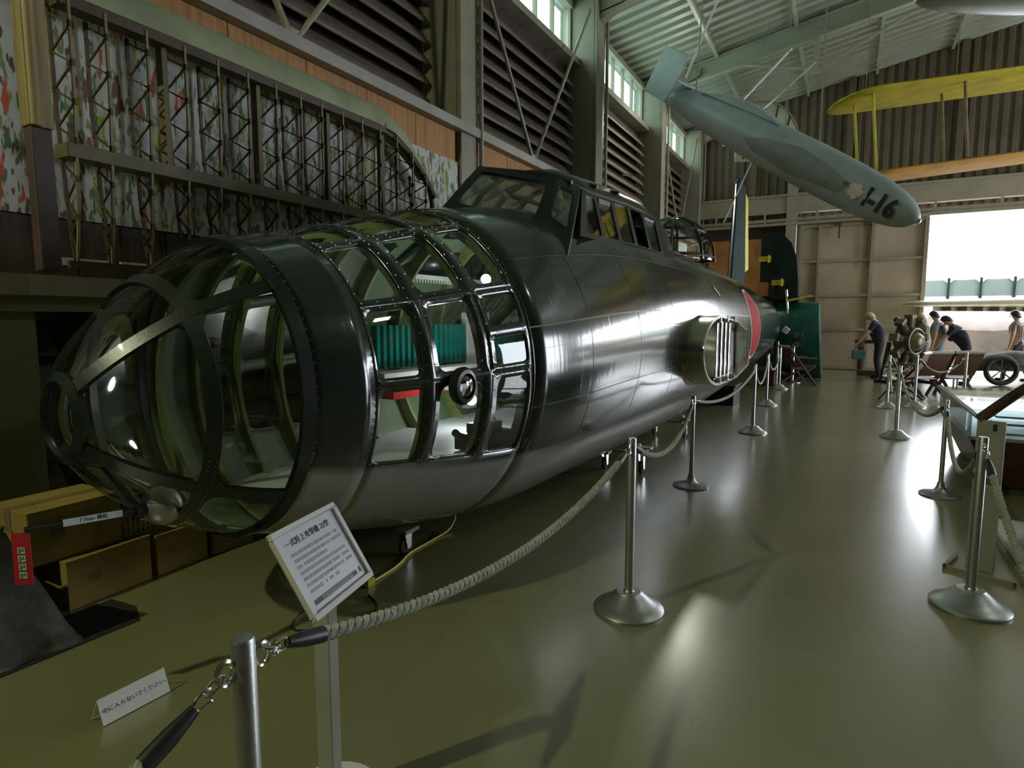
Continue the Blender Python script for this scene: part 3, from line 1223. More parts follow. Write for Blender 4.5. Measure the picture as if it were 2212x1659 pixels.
# round gun port on the side
gp = MB()
c = fp(1.17, 0)
for rr, dx in ((0, 0),):
    pass
prof = [(.075, -.02), (.10, -.01), (.105, .015), (.09, .04), (.07, .045)]
vs, fs = [], []
for rr, dx in prof:
    for k in range(28):
        a = 2 * PI * k / 28
        vs.append((c.x + dx, c.y + rr * math.cos(a), c.z + rr * math.sin(a)))
for i in range(len(prof) - 1):
    for k in range(28):
        fs.append((i * 28 + k, i * 28 + (k + 1) % 28, (i + 1) * 28 + (k + 1) % 28, (i + 1) * 28 + k))
gp.add(vs, fs)
port = gp.build('gun_port', 'black_paint', plane, smooth=True)
m = MB()
m.ball((c.x + .02, c.y, c.z), (.035, .072, .072), 20, 10)
m.build('port_lens', 'glass_case', port, smooth=True)

# nose gun under the belt
gun_a = Vector((.17, -.10, .735))
gun_b = Vector((.15, -.54, .768))
m = MB()
m.ball(tuple(gun_a + Vector((0, .05, 0))), (.10, .075, .085), 20, 12)
m.build('gun_blister', 'metal_silver', plane, smooth=True)
gunp = MB()
gunp.tube([gun_a, lerp(gun_a, gun_b, .45), gun_b], [.020, .015, .011], 12)
gunp.tube([lerp(gun_a, gun_b, .02), lerp(gun_a, gun_b, .14)], .028, 12)
gunp.tube([lerp(gun_a, gun_b, .62), lerp(gun_a, gun_b, .66)], .017, 12)
gun = gunp.build('nose_gun', 'black_paint', plane, smooth=True)
d_ = (gun_a - gun_b).normalized()
mid = lerp(gun_a, gun_b, .5)
Mx = Matrix.LookAt if False else None
xax = d_
zax = Vector((1, 0, .25)); zax = (zax - xax * zax.dot(xax)).normalized()
yax = zax.cross(xax)
M = Matrix(((xax.x, yax.x, zax.x, 0), (xax.y, yax.y, zax.y, 0), (xax.z, yax.z, zax.z, 0), (0, 0, 0, 1)))
M.translation = mid + zax * .016
m = MB()
m.box((-.105, -.014, -.001), (.105, .014, .001), M)
pl_ = m.build('gun_label', 'paper', gun)
M2 = M.copy()
M2.translation = mid + zax * .0178
text_mesh('label_print', '7.7mm 機銃', .02, 'ink_black', gun, M2)

# hinomaru disc on the side
for side in (1, -1):
    m = MB()
    for mt_, r0, off in (('white_paint', .60, .004), ('red_paint', .555, .007)):
        m = MB()
        vs, fs = [], []
        rings = [0, .25, .5, .75, 1.0]
        sc_ = 9.0
        n = 48
        vs.append(fp(sc_, 8, off))
        for g in rings[1:]:
            for k in range(n):
                a = 2 * PI * k / n
                hh = sec(sc_)[1]
                th_ = 8 + math.degrees(g * r0 * math.sin(a) / hh)
                if side < 0:
                    th_ = 180 - th_
                vs.append(fp(sc_ + g * r0 * math.cos(a), th_, off))
        if side < 0:
            vs[0] = fp(sc_, 172, off)
        for k in range(n):
            fs.append((0, 1 + k, 1 + (k + 1) % n))
        for g in range(3):
            for k in range(n):
                fs.append((1 + g * n + k, 1 + g * n + (k + 1) % n, 1 + (g + 1) * n + (k + 1) % n, 1 + (g + 1) * n + k))
        m.add(vs, fs)
        m.build('roundel_rim' if off < .005 else 'red_roundel', mt_, plane, smooth=True, label='white rim of the red disc' if off < .005 else 'red disc marking on the side')
m = MB()
surf_strip(m, [(6.3 + .02 * k, 31 - k * .8) for k in range(8)], .045, .006, .003)
m.build('white_dash', 'white_paint', plane)
# raised seams on the hull
for (s0, s1, t0, t1) in ((1.8, 9.8, 41, 36), (1.75, 9.5, 15.5, 13), (1.75, 9.5, -11, -10)):
    m = MB()
    surf_strip(m, [(lerp(s0, s1, k / 40), lerp(t0, t1, k / 40)) for k in range(41)], .010, .002, .0)
    m.build('seam', 'frame_green', plane, smooth=True)
for s_ in (1.76, 2.45, 3.3, 4.2, 5.1, 6.2, 7.3):
    m = MB()
    surf_strip(m, ring_path(s_, -24, 60 if s_ < 2.5 else 42, 48), .007, .002, .0)
    m.build('seam', 'frame_green', plane, smooth=True)

# ---------------------------------------------------------------- wing root stub on the right side
prof = []
for k in range(25):                      # D-shaped leading edge, then flat rear cut
    a = R(lerp(-92, 92, k / 24))
    prof.append((5.15 - .70 * math.cos(a), 1.235 + .355 * math.sin(a) * (1 if a > 0 else 1.06)))
prof = prof[::-1]                        # top -> nose -> bottom
prof_full = [(6.62, 1.40), (6.0, 1.52)] + prof + [(6.0, .87), (6.66, .98)]
def skew(p, x):
    return Vector((x, p[0], p[1]))
def shell(m, pf, x0, x1, th):
    n = len(pf)
    c = Vector((0, sum(p[0] for p in pf) / n, sum(p[1] for p in pf) / n))
    ins = []
    for p in pf:
        d = Vector((0, p[0], p[1])) - c
        d = d * (1 - th / d.length)
        ins.append(((c + d).y, (c + d).z))
    vs = [skew(p, x0) for p in pf] + [skew(p, x1) for p in pf] + [skew(p, x1) for p in ins] + [skew(p, x0) for p in ins]
    fs = []
    for g in range(3):
        for k in range(n):
            j = (k + 1) % n
            fs.append((g * n + k, g * n + j, (g + 1) * n + j, (g + 1) * n + k))
    m.add(vs, fs)
m = MB(); shell(m, prof_full, .95, 1.345, .02)
stub = m.build('wing_stub', 'metal_duct', plane, smooth=True, label='bare metal stub of the cut-off wing')
m = MB()
def flare(p, g):
    c = (5.5, 1.2)
    return (c[0] + (p[0] - c[0]) * g, c[1] + (p[1] - c[1]) * g)
n = len(prof_full)
secs = [[skew(flare(p, 1.10), .98) for p in prof_full], [skew(flare(p, 1.03), 1.10) for p in prof_full], [skew(flare(p, 1.005), 1.15) for p in prof_full]]
m.loft(secs, caps=False)
m.build('root_fairing', 'metal_duct', stub, smooth=True)
m = MB(); shell(m, [flare(p, 1.012) for p in prof_full], 1.335, 1.355, .03); m.build('stub_rim', 'metal_bright', stub, smooth=True)
m = MB(); m.add([skew(flare(p, .985), 1.02) for p in prof_full], [tuple(range(n))]); m.build('stub_backing', 'spar_olive', stub)
for k in range(4):
    y0 = 5.10 + k * .19
    m = MB()
    m.box((1.12, y0, .93 - .02 * k), (1.325, y0 + .085, 1.55 - .01 * k))
    m.build('spar_strip', 'metal_bright', stub, bevel=.012)
for y1, z0, z1 in ((5.88, 1.515, 1.57), (5.95, .87, .935)):
    m = MB()
    m.box((1.12, 5.02, z0), (1.32, y1, z1))
    m.build('spar_cap', 'black_paint', stub, bevel=.008)
for (y0, z0) in ((5.10, 1.545), (5.42, 1.55), (5.78, 1.545), (5.15, .90), (5.5, .89), (5.85, .895)):
    m = MB()
    prof_b = [(0.0, 1.365), (.03, 1.36), (.036, 1.345), (.036, 1.31)]
    vs, fs = [], []
    for rr, xx in prof_b[1:]:
        for k in range(12):
            vs.append((xx, y0 + rr * math.cos(k * PI / 6), z0 + rr * math.sin(k * PI / 6)))
    for i in range(2):
        for k in range(12):
            fs.append((i * 12 + k, i * 12 + (k + 1) % 12, i * 12 + 12 + (k + 1) % 12, i * 12 + 12 + k))
    fs.append(tuple(range(12)))
    m.add(vs, fs)
    m.build('bolt', 'metal_bright', stub, smooth=True)
m = MB(); m.box((1.16, 5.95, .92), (1.19, 6.6, 1.46)); m.build('rear_web', 'lining_grey', stub)
m = MB()
vs = []
for xx in (1.185, 1.198):
    for k in range(20):
        vs.append((xx, 6.2 + .075 * math.cos(k * PI / 10), 1.25 + .075 * math.sin(k * PI / 10)))
m.add(vs, [tuple(range(20, 40))] + [(k, (k + 1) % 20, 20 + (k + 1) % 20, 20 + k) for k in range(20)])
m.build('lightening_hole', 'black_paint', stub)

# ---------------------------------------------------------------- cockpit canopy
can = bpy.data.objects.new('canopy', None); COL.objects.link(can); can.parent = plane
can.empty_display_size = .1
def quad_frame(corners, margins, rad, thick, name_f, name_p, parent, glass='glass_clear', mt='frame_green'):
    """corners: BL, BR, TR, TL as Vectors; margins (l, r, b, t) as fractions"""
    BL, BR, TR, TL = [Vector(c) for c in corners]
    def mp(a, b):
        return (BL * (1 - a) + BR * a) * (1 - b) + (TL * (1 - a) + TR * a) * b
    l, r, b, t = margins
    inner, outer = hole(0, 1, 0, 1, (l, r), (b, t), rad)
    # the helper limits the radius for degree units; recompute simply
    nrm = (BR - BL).cross(TL - BL).normalized()
    m = MB()
    n = len(inner)
    vs = [mp(*p) + nrm * thick / 2 for p in outer] + [mp(*p) + nrm * thick / 2 for p in inner] + [mp(*p) - nrm * thick / 2 for p in inner] + [mp(*p) - nrm * thick / 2 for p in outer]
    fs = []
    for g in range(4):
        for k in range(n):
            j = (k + 1) % n
            fs.append((g * n + k, g * n + j, ((g + 1) % 4) * n + j, ((g + 1) % 4) * n + k))
    m.add(vs, fs)
    m.build(name_f, mt, parent)
    if glass:
        m = MB()
        m.add([mp(*p) + nrm * .003 for p in inner] + [mp(*p) - nrm * .003 for p in inner], [tuple(range(n)), tuple(reversed(range(n, 2 * n)))] + [(k, (k + 1) % n, n + (k + 1) % n, n + k) for k in range(n)])
        m.build(name_p, glass, parent)
def mir(p, s):
    return (p[0] * s, p[1], p[2])
BLf, TLf, TRf, BRf = (0, 2.14, 2.33), (0, 2.66, 2.76), (.50, 3.0, 2.67), (.56, 2.62, 2.20)
TRn, BRn = (.63, 3.2, 2.62), (.88, 2.46, 1.93)
for s in (1, -1):
    cs = [mir(p, s) for p in (BLf, BRf, TRf, TLf)]
    cs2 = [mir(p, s) for p in (BRf, BRn, TRn, TRf)]
    quad_frame(cs, (.06, .09, .20, .10), .12, .03, 'windscreen_frame', 'windscreen_pane', can)
    quad_frame(cs2, (.22, .18, .38, .10), .1, .03, 'windscreen_frame', 'windscreen_pane', can)
ZT = [(2.66, 2.76), (3.0, 2.83), (3.5, 2.89), (4.2, 2.93), (5.0, 2.92), (5.8, 2.84), (6.4, 2.70), (6.95, 2.46)]
def zt(s):
    return float(np.interp(s, [a for a, b in ZT], [b for a, b in ZT]))
stations = [[BRn, (.74, 2.95, 2.20), TRn, TRf, (.26, 2.84, 2.73), TLf]]
for s_ in (3.42, 3.8, 4.2, 4.6, 5.0, 5.4, 5.9, 6.4, 6.95):
    f_ = 1.0 if s_ <= 5.0 else 1 - .62 * ((s_ - 5.0) / 1.95) ** 1.4
    z5 = zt(s_)
    kz = (z5 - 1.93) / (2.9 - 1.93)
    stations.append([(.92 * f_ + .02, s_, 1.90 + (1 - f_) * .75), (.75 * f_, s_, 1.93 + .28 * kz), (.64 * f_, s_, 1.93 + .69 * kz), (.48 * f_, s_, 1.93 + .85 * kz), (.25 * f_, s_, 1.93 + .95 * kz), (0, s_, z5)])
m = MB()
for s in (1, -1):
    for i in range(len(stations) - 1):
        A, B = stations[i], stations[i + 1]
        for k in range(5):
            if k == 1 and 0 <= i <= 4:
                continue
            if s < 0 and k in (2, 3) and 0 <= i <= 4:
                continue
            q = [mir(A[k], s), mir(B[k], s), mir(B[k + 1], s), mir(A[k + 1], s)]
            n0 = len(m.v)
            m.add(q, [(0, 1, 2, 3)])
rf = m.build('canopy_shell', 'frame_green', can, smooth=True)
sm = rf.modifiers.new('thick', 'SOLIDIFY'); sm.thickness = .018; sm.offset = 0
for i in range(5):                       # glazed roof panels on the far side
    for k in (2, 3):
        A, B = stations[i], stations[i + 1]
        quad_frame([mir(p, -1) for p in (A[k], B[k], B[k + 1], A[k + 1])], (.10, .10, .10, .10), .08, .02, 'roof_frame', 'roof_pane', can)
for s in (1, -1):
    for i in range(5):
        A, B = stations[i], stations[i + 1]
        cs = [mir(A[1], s), mir(B[1], s), mir(B[2], s), mir(A[2], s)]
        gl = 'glass_clear' if i not in (3,) else None
        quad_frame(cs, (.10, .10, .10, .06) if i else (.30, .08, .10, .10), .1, .022, 'side_frame', 'side_pane', can, gl)
for y0, y1 in ((3.50, 3.76), (4.62, 4.95)):
    m = MB()
    m.box((.56, y0, 2.50), (.66, y1, 2.60))
    m.build('sun_visor', 'black_paint', can, bevel=.008)
# thin roof bars seen through the windscreen
for s_ in (3.1, 3.6, 4.1):
    m = MB()
    m.tube([(x, s_, zt(s_) - .06 - .35 * x * x) for x in (-.6, -.4, -.2, 0, .2, .4, .6)], .016, 6)
    m.build('roof_bar', 'frame_green', can, smooth=True)

# ---------------------------------------------------------------- dorsal turret bubble
tu = bpy.data.objects.new('dorsal_turret', None); COL.objects.link(tu); tu.parent = plane; tu.empty_display_size = .1
TC = Vector((0, 7.85, 2.42)); TR_ = (.56, .85, .66)
m = MB()
vs, fs = [], []
for i in range(13):
    t_ = R(90 * i / 12)
    for k in range(48):
        a = 2 * PI * k / 48
        vs.append((TC.x + TR_[0] * math.cos(t_) * math.cos(a), TC.y + TR_[1] * math.cos(t_) * math.sin(a), TC.z + TR_[2] * math.sin(t_)))
for i in range(12):
    for k in range(48):
        fs.append((i * 48 + k, i * 48 + (k + 1) % 48, (i + 1) * 48 + (k + 1) % 48, (i + 1) * 48 + k))
m.add(vs, fs)
m.build('turret_glass', 'glass_dome', tu, smooth=True)
def tpt(az, el, g=1.0):
    return Vector((TC.x + g * TR_[0] * math.cos(el) * math.cos(az), TC.y + g * TR_[1] * math.cos(el) * math.sin(az), TC.z + g * TR_[2] * math.sin(el)))
for az in (20, 65, 110, 155):
    m = MB()
    m.tube([tpt(R(az), R(e)) for e in range(0, 181, 10)], .022, 6)
    m.build('turret_frame', 'frame_green', tu, smooth=True)
for el in (5, 42):
    m = MB()
    m.tube([tpt(R(a), R(el)) for a in range(0, 360, 10)], .024, 6, closed=True)
    m.build('turret_frame', 'frame_green', tu, smooth=True)
m = MB()
m.box((-.16, 7.5, 2.4), (.16, 7.95, 2.7)); m.tube([(0, 8.0, 2.62), (.05, 9.6, 2.95)], .028, 10); m.tube([(0, 7.7, 2.7), (0, 8.1, 2.66)], .06, 10)
m.build('turret_gun', 'black_paint', tu, bevel=.01)
# tail fin
fin = MB()
fin.prism([(-.05, 11.6, 2.2), (-.05, 11.9, 4.35), (-.05, 12.15, 4.5), (-.05, 12.7, 4.4), (-.05, 13.0, 2.1)], (.10, 0, 0))
fo = fin.build('tail_fin', 'dark_green_paint', plane, bevel=.04)
m = MB()
m.prism([(-.035, 12.72, 4.30), (-.035, 13.02, 4.2), (-.035, 13.35, 2.7), (-.035, 13.0, 2.6)], (.07, 0, 0))
m.build('rudder_edge', 'yellow_paint', fo)
m = MB(); m.tube([(0, 11.58, 2.2), (0, 11.87, 4.33)], .022, 6); m.build('fin_leading_edge', 'metal_bright', fo)
for s in (1, -1):
    m = MB()
    m.prism([(s * .3, 12.6, 1.75), (s * 2.2, 13.3, 1.80), (s * 2.2, 14.0, 1.80), (s * .3, 14.3, 1.75)], (0, 0, .10))
    if s < 0:
        m.build('tailplane', 'dark_green_paint', plane, bevel=.02)
# drain pipe under the nose: small pitot
m = MB()
m.tube([(.55, 4.3, 2.96), (.55, 4.6, 3.0)], .01, 6)
m.build('grab_wire', 'frame_green', plane)
# ================================================================ framed wing skeleton hung on the left wall
wing = thing('wing_skeleton', 'bare wooden aircraft wing skeleton hung lengthwise on the left wall', 'wing', (-4.36, 0, 0))
XB, XF = -.11, .11                       # rear and front surfaces of the wing
def tip_top(y):                          # leading edge drops away at the rounded tip
    if y < 4.9: return 3.55
    return 3.55 - .62 * ((y - 4.9) / 1.05) ** 2.2
m = MB()
secs = []
for y in [2.04, 2.1, 2.5, 3, 4, 4.6, 4.9, 5.15, 5.4, 5.6, 5.75]:
    z = tip_top(y)
    k = 1 if y < 5 else 1 - .5 * (y - 5) / .75
    pr = []
    for q in range(13):
        a = R(lerp(-10, 190, q / 12))
        pr.append((.125 * k * math.cos(a), y, z + .19 * k * math.sin(a)))
    secs.append(pr)
m.loft(secs)
m.build('leading_edge', 'fabric_green', wing, smooth=True)
for (x, z, w, h, mt_, nm) in ((.06, 3.50, .12, .10, 'rib_wood', 'front_spar'), (.02, 2.60, .16, .085, 'spar_olive', 'rear_spar')):
    m = MB()
    m.bar((x, 2.04, z), (x, 5.0 if z > 3 else 5.75, z), w, h)
    if z > 3:
        m.tube([(x, y, tip_top(y) - .05) for y in (5.0, 5.2, 5.4, 5.6, 5.75, 5.88)], .04, 8)
    m.build(nm, mt_, wing)
m = MB()
m.tube([(0, 5.72, 3.30), (0, 5.86, 3.12), (0, 5.93, 2.9), (0, 5.95, 2.6), (0, 5.93, 2.2), (0, 5.85, 1.95)], .03, 8)
m.build('tip_bow', 'rib_wood', wing, smooth=True)
m = MB()
m.bar((0, 2.04, 1.90), (0, 5.88, 1.90), .03, .05)
m.build('trailing_edge', 'rib_wood', wing)
ribY = [2.09, 2.30, 2.56, 2.83, 3.09, 3.35, 3.62, 3.88, 4.12, 4.38, 4.64, 4.9, 5.16, 5.42, 5.66]
rib_cache = {}
def rib_mesh(ztop):
    key = round(ztop, 2)
    if key in rib_cache:
        return rib_cache[key]
    zb = 1.92
    def half(z):
        u = (z - zb) / (3.5 - zb)
        return .012 + .105 * min(1, u * 1.5) ** .7
    m1, m2, m3 = MB(), MB(), MB()
    zs = [lerp(zb, ztop, k / 8) for k in range(9)]
    for a, b in zip(zs[:-1], zs[1:]):
        m1.bar((-half(a), 0, a), (-half(b), 0, b), .020, .016)
        m2.bar((half(a), 0, a), (half(b), 0, b), .016, .016)
    nz = 13
    side = 1
    prev = None
    for k in range(nz + 1):
        z = lerp(zb + .05, ztop - .03, k / nz)
        p = Vector((side * half(z), 0, z))
        if prev is not None:
            m3.bar(prev, p, .012, .010)
        if prev is not None:
            m3.box((p.x - .016, -.008, p.z - .02), (p.x + .016, .008, p.z + .02))
        prev = p
        side = -side
    rib_cache[key] = (m1, m2, m3)
    return rib_cache[key]
rib_src = {}
for y in ribY:
    zt_ = tip_top(y) - .06
    key = round(zt_, 2)
    if key not in rib_src:
        m1, m2, m3 = rib_mesh(zt_)
        r = m3.build('rib', 'rib_wood', wing)
        a = m1.build('rear_chord', 'rib_wood', r)
        b = m2.build('front_chord', 'rib_tan', r)
        rib_src[key] = r
    else:
        r = copy_tree(rib_src[key], wing)
    r.location = (0, y, 0)
for y in (2.72, 3.50, 4.26, 5.02):
    m = MB()
    m.box((-.02, y - .022, 2.62), (.05, y + .022, 3.48))
    m.build('compression_strut', 'spar_olive', wing, bevel=.005)

# wooden post with pale upper sleeve at the left edge
t = thing('display_post', 'tall wooden post with pale upper half at the left end of the wing skeleton', 'post', (-4.2, 1.86, 0))
m = MB()
m.box((-.05, -.055, 1.835), (.04, .055, 2.66))
m.build('lower_post', 'post_brown', t, bevel=.01)
m = MB()
m.box((-.06, -.065, 2.66), (.05, .065, 6.0))
m.tube([(.045, -.03, 2.66), (.045, -.03, 6.0)], .03, 10)
m.build('upper_sleeve', 'post_yellow', t, bevel=.01)

# ================================================================ clutter under and behind the nose
def carton(name, label, lo, hi, rz, mt_, marks=True):
    cx, cy = (lo[0] + hi[0]) / 2, (lo[1] + hi[1]) / 2
    t = thing(name, label, 'box', (cx, cy, lo[2]), (0, 0, R(rz)), 'cartons beside the nose')
    hx, hy, h = (hi[0] - lo[0]) / 2, (hi[1] - lo[1]) / 2, hi[2] - lo[2]
    m = MB(); m.box((-hx, -hy, 0), (hx, hy, h - .004)); m.build('carton_body', mt_, t, bevel=.006)
    m = MB(); m.box((-hx - .002, -hy - .002, h - .008), (-.004, hy + .002, h)); m.build('flap', mt_, t)
    m = MB(); m.box((.004, -hy - .002, h - .008), (hx + .002, hy + .002, h)); m.build('flap', mt_, t)
    m = MB(); m.box((-.03, -hy - .003, h - .12), (.03, hy + .003, h + .002)); m.build('tape', 'cardboard_brown', t)
    if marks:
        m = MB(); m.box((hx, -hy * .55, h * .45), (hx + .002, -hy * .25, h * .62)); m.build('stamp', 'cardboard_brown', t)
    return t
carton('carton', 'yellow carton lowest at the left of the row behind the nose gun', (-3.98, 1.52, 0), (-3.56, 1.98, .27), 4, 'cardboard')
carton('carton', 'yellow carton stacked on top of another behind the nose gun', (-4.0, 1.40, .272), (-3.62, 1.86, .56), 2, 'cardboard')
carton('carton', 'low brown carton second in the floor row under the nose', (-3.98, 2.03, 0), (-3.58, 2.36, .25), 0, 'cardboard')
carton('carton', 'low brown carton third in the floor row under the nose', (-3.98, 2.40, 0), (-3.57, 2.70, .24), -2, 'cardboard_brown')
carton('carton', 'dark brown carton at the far end of the floor row under the nose', (-3.98, 2.74, 0), (-3.6, 3.1, .24), 0, 'cardboard_brown')
# wire basket
t = thing('wire_basket', 'dark wire mesh basket on the cartons under the gun blister', 'basket', (-3.79, 1.98, .28))
m = MB()
for k in range(13):
    m.tube([(-.16, -.09 + k * .028, 0), (-.16, -.09 + k * .028, .15)], .0025, 4)
    m.tube([(.16, -.09 + k * .028, 0), (.16, -.09 + k * .028, .15)], .0025, 4)
for k in range(6):
    z = k * .03
    m.tube([(-.16, -.09, z), (.16, -.09, z), (.16, .25, z), (-.16, .25, z)], .0025, 4, closed=True)
for k in range(12):
    m.tube([(-.16 + k * .029, -.09, 0), (-.16 + k * .029, -.09, .15)], .0025, 4)
    m.tube([(-.16 + k * .029, .25, 0), (-.16 + k * .029, .25, .15)], .0025, 4)
m.build('mesh', 'metal_silver', t, kind='stuff')
m = MB(); m.tube([(-.165, -.095, .152), (.165, -.095, .152), (.165, .255, .152), (-.165, .255, .152)], .006, 6, closed=True); m.build('basket_rim', 'metal_silver', t)
# tarpaulin heap
t = thing('tarpaulin_heap', 'grey tarpaulin draped over a crate in the dark corner left of the nose', 'tarpaulin', (-3.66, .76, 0))
bm = bmesh.new()
bmesh.ops.create_grid(bm, x_segments=60, y_segments=60, size=1)
rnd = random.Random(3)
ph = [rnd.uniform(0, 6) for _ in range(8)]
for v in bm.verts:
    x, y = v.co.x * .62, v.co.y * .62
    d = max(abs(x) / .40, abs(y) / .42)
    base = .58 if d < 1 else max(0.004, .58 * (1 - ((d - 1) / .5)) ** 1.3 if d < 1.5 else 0.004)
    ang = math.atan2(y, x)
    fold = (.06 * math.sin(9 * ang + ph[0]) + .035 * math.sin(21 * ang + ph[1])) * min(1, max(0, (d - .8) * 2.2))
    ripple = .030 * math.sin(9 * x + 5 * y + ph[2]) + .022 * math.sin(15 * y - 7 * x + ph[3])
    r = 1 + fold
    v.co = (x * r * (.8 if d > 1 else 1), y * r, max(.003, base + ripple * (1 if d < 1.3 else .2)))
me = bpy.data.meshes.new('tarpaulin')
bm.to_mesh(me); bm.free()
me.materials.append(MATS['tarp']); me.shade_smooth()
o = bpy.data.objects.new('tarpaulin', me); COL.objects.link(o); o.parent = t
so = o.modifiers.new('thick', 'SOLIDIFY'); so.thickness = .006; so.offset = -1
m = MB(); m.box((-.36, -.38, 0), (.36, .38, .52)); m.build('crate', 'wood_dark', t, bevel=.01)
# thin dark sheet standing in for the floor shade in front of the heap
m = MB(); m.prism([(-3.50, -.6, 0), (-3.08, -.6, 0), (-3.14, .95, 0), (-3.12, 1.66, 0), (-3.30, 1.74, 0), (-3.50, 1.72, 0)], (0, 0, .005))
tag(m.build('floor_shading', 'shade_black'), 'thin dark sheet standing in for the shade on the floor in front of the tarpaulin and cartons', 'mat')
# red tag on the gun muzzle
t = thing('warning_tag', 'red tag with green lettering hanging from the gun muzzle', 'tag', (-2.665, 1.015, .755), (0, 0, R(35)))
m = MB(); m.box((-.032, -.002, -.20), (.032, .002, 0)); tg = m.build('tag_sheet', 'red_tag', t)
for k in range(4):
    m = MB()
    z0 = -.055 - k * .032
    m.box((-.013, -.0035, z0 - .024), (.013, .0035, z0))
    m.build('letter_ground', 'paper', tg)
    m = MB()
    m.box((-.009, -.0045, z0 - .021), (-.003, .0045, z0 - .003)); m.box((-.003, -.0045, z0 - .014), (.009, .0045, z0 - .009)); m.box((.003, -.0045, z0 - .009), (.007, .0045, z0 - .002))
    m.build('letter', 'green_print', tg)
m = MB(); m.tube([(-.02, 0, -.006), (-.03, 0, .012), (0, 0, .028), (.03, 0, .012), (.02, 0, -.006)], .002, 6); m.build('string', 'rib_tan', t)

# ================================================================ dollies under the hull
def caster(parent, x, y, top):
    m = MB(); prof = [(.0, 0)]
    r = .062
    vs, fs = [], []
    for rr, dx in ((r * .75, -.018), (r, -.012), (r, .012), (r * .75, .018)):
        for k in range(20):
            vs.append((x + dx, y + rr * math.cos(k * PI / 10), r + rr * math.sin(k * PI / 10)))
    for i in range(3):
        for k in range(20):
            fs.append((i * 20 + k, i * 20 + (k + 1) % 20, i * 20 + 20 + (k + 1) % 20, i * 20 + 20 + k))
    fs += [tuple(reversed(range(20))), tuple(range(60, 80))]
    m.add(vs, fs)
    w = m.build('caster_wheel', 'rubber', parent, smooth=True)
    m = MB(); m.tube([(x - .03, y, r), (x + .03, y, r)], .022, 12); m.build('hub', 'metal_bright', w, smooth=True)
    m = MB()
    m.prism([(x - .028, y - .02, r - .015), (x - .028, y + .02, r - .015), (x - .028, y + .035, top - .02), (x - .028, y - .035, top - .02)], (.006, 0, 0))
    m.prism([(x + .022, y - .02, r - .015), (x + .022, y + .02, r - .015), (x + .022, y + .035, top - .02), (x + .022, y - .035, top - .02)], (.006, 0, 0))
    m.box((x - .045, y - .045, top - .022), (x + .045, y + .045, top - .012))
    m.build('caster_fork', 'metal_bright', parent)
def dolly(label, pts, hull_z):
    cx = sum(p[0] for p in pts) / len(pts); cy = sum(p[1] for p in pts) / len(pts)
    t = thing('cradle_dolly', label, 'dolly', (cx, cy, 0), group='dollies under the fuselage')
    for x, y, top in pts:
        caster(t, x - cx, y - cy, top)
        m = MB(); m.box((x - cx - .06, y - cy - .07, top - .012), (x - cx + .06, y - cy + .07, top + .012)); m.build('mount_plate', 'steel_paint', t)
    if len(pts) > 1:
        (x0, y0, z0), (x1, y1, z1) = pts[0], pts[-1]
        m = MB(); m.bar((x0 - cx, y0 - cy + .1, z0 - .0), (x1 - cx, y1 - cy + .1, z0), .05, .024); m.build('cross_bar', 'steel_paint', t)
        m = MB(); m.box((x1 - cx - .05, y1 - cy - .02, z1), (x1 - cx - .02, y1 - cy + .05, z1 + .05)); m.box((x1 - cx - .02, y1 - cy - .03, z1 + .012), (x1 - cx + .10, y1 - cy + .06, z1 + .03)); m.build('cradle_bracket', 'lining_grey', t)
    return t
dolly('single caster under the front of the bomber, beside the yellow cable', [(-2.49, 3.04, .17)], .2)
dolly('steel dolly with two casters under the middle of the bomber', [(-2.14, 5.87, .18), (-1.75, 5.87, .24)], .2)
dolly('small dolly with one visible caster under the bomber near the third rope post', [(-2.20, 7.95, .19), (-1.80, 7.95, .24)], .2)
m = MB(); m.box((-2.55, 11.35, 0), (-1.72, 12.1, .33)); m.box((-2.58, 11.32, .32), (-1.69, 12.13, .36))
tag(m.build('black_plinth', 'black_paint', bevel=.01), 'low black plinth under the rear of the bomber', 'plinth')

# ================================================================ rope barrier
def stanchion_parts(t, kind, h, detail):
    if kind == 'cone':
        prof = [(.185, 0), (.187, .012), (.178, .022), (.150, .035), (.115, .058), (.085, .085), (.068, .098), (.064, .103), (.03, .104), (.026, .112)]
    else:
        prof = [(.16, 0), (.162, .010), (.15, .018), (.09, .028), (.05, .045), (.032, .08), (.024, .12)]
    m = MB(); m.lathe(prof, 48 if detail else 28); m.build('base', 'metal_silver', t, smooth=True)
    r = .0235 if kind == 'cone' else .019
    m = MB(); m.lathe([(r, .10), (r, h - .006), (r - .003, h), (.004, h + .0015)], 28 if detail else 14); m.build('post', 'metal_silver', t, smooth=True)
    for s in (1, -1):
        m = MB()
        m.tube([(0, s * (r + .018 + .018 * math.cos(a)), h - .055 + .024 * math.sin(a)) for a in [2 * PI * k / 18 for k in range(18)]], .0055, 8, closed=True)
        m.build('eye_ring', 'metal_bright', t, smooth=True)
posts = []
def stanchion(label, x, y, h=.925, kind='cone', detail=False, rz=0):
    t = thing('rope_stanchion', label, 'stanchion', (x, y, 0), (0, 0, R(rz)), 'rope barrier posts')
    stanchion_parts(t, kind, h, detail)
    posts.append((x, y, h))
    return (x, y, h)
A0 = (-1.02, .735, .92); stanchion('nearest silver rope post, cut off by the bottom edge beside the sign stand', *A0[:2], A0[2], detail=True)
A1 = stanchion('silver rope post with domed base in the foreground, middle of the picture', -.95, 3.01, .935, detail=True)
A2 = stanchion('slimmer rope post with flat disc base beside the middle of the bomber', -1.2, 5.62, .85, 'disc')
A3 = stanchion('rope post with domed base in line with the cut-off wing stub', -1.06, 8.74, .95)
A4 = stanchion('rope post just beyond the wing stub, second from the red and blue notice', -1.21, 11.73, .93)
A5 = stanchion('farthest rope post of the bomber row, beside the red and blue notice', -1.26, 14.64, .93)
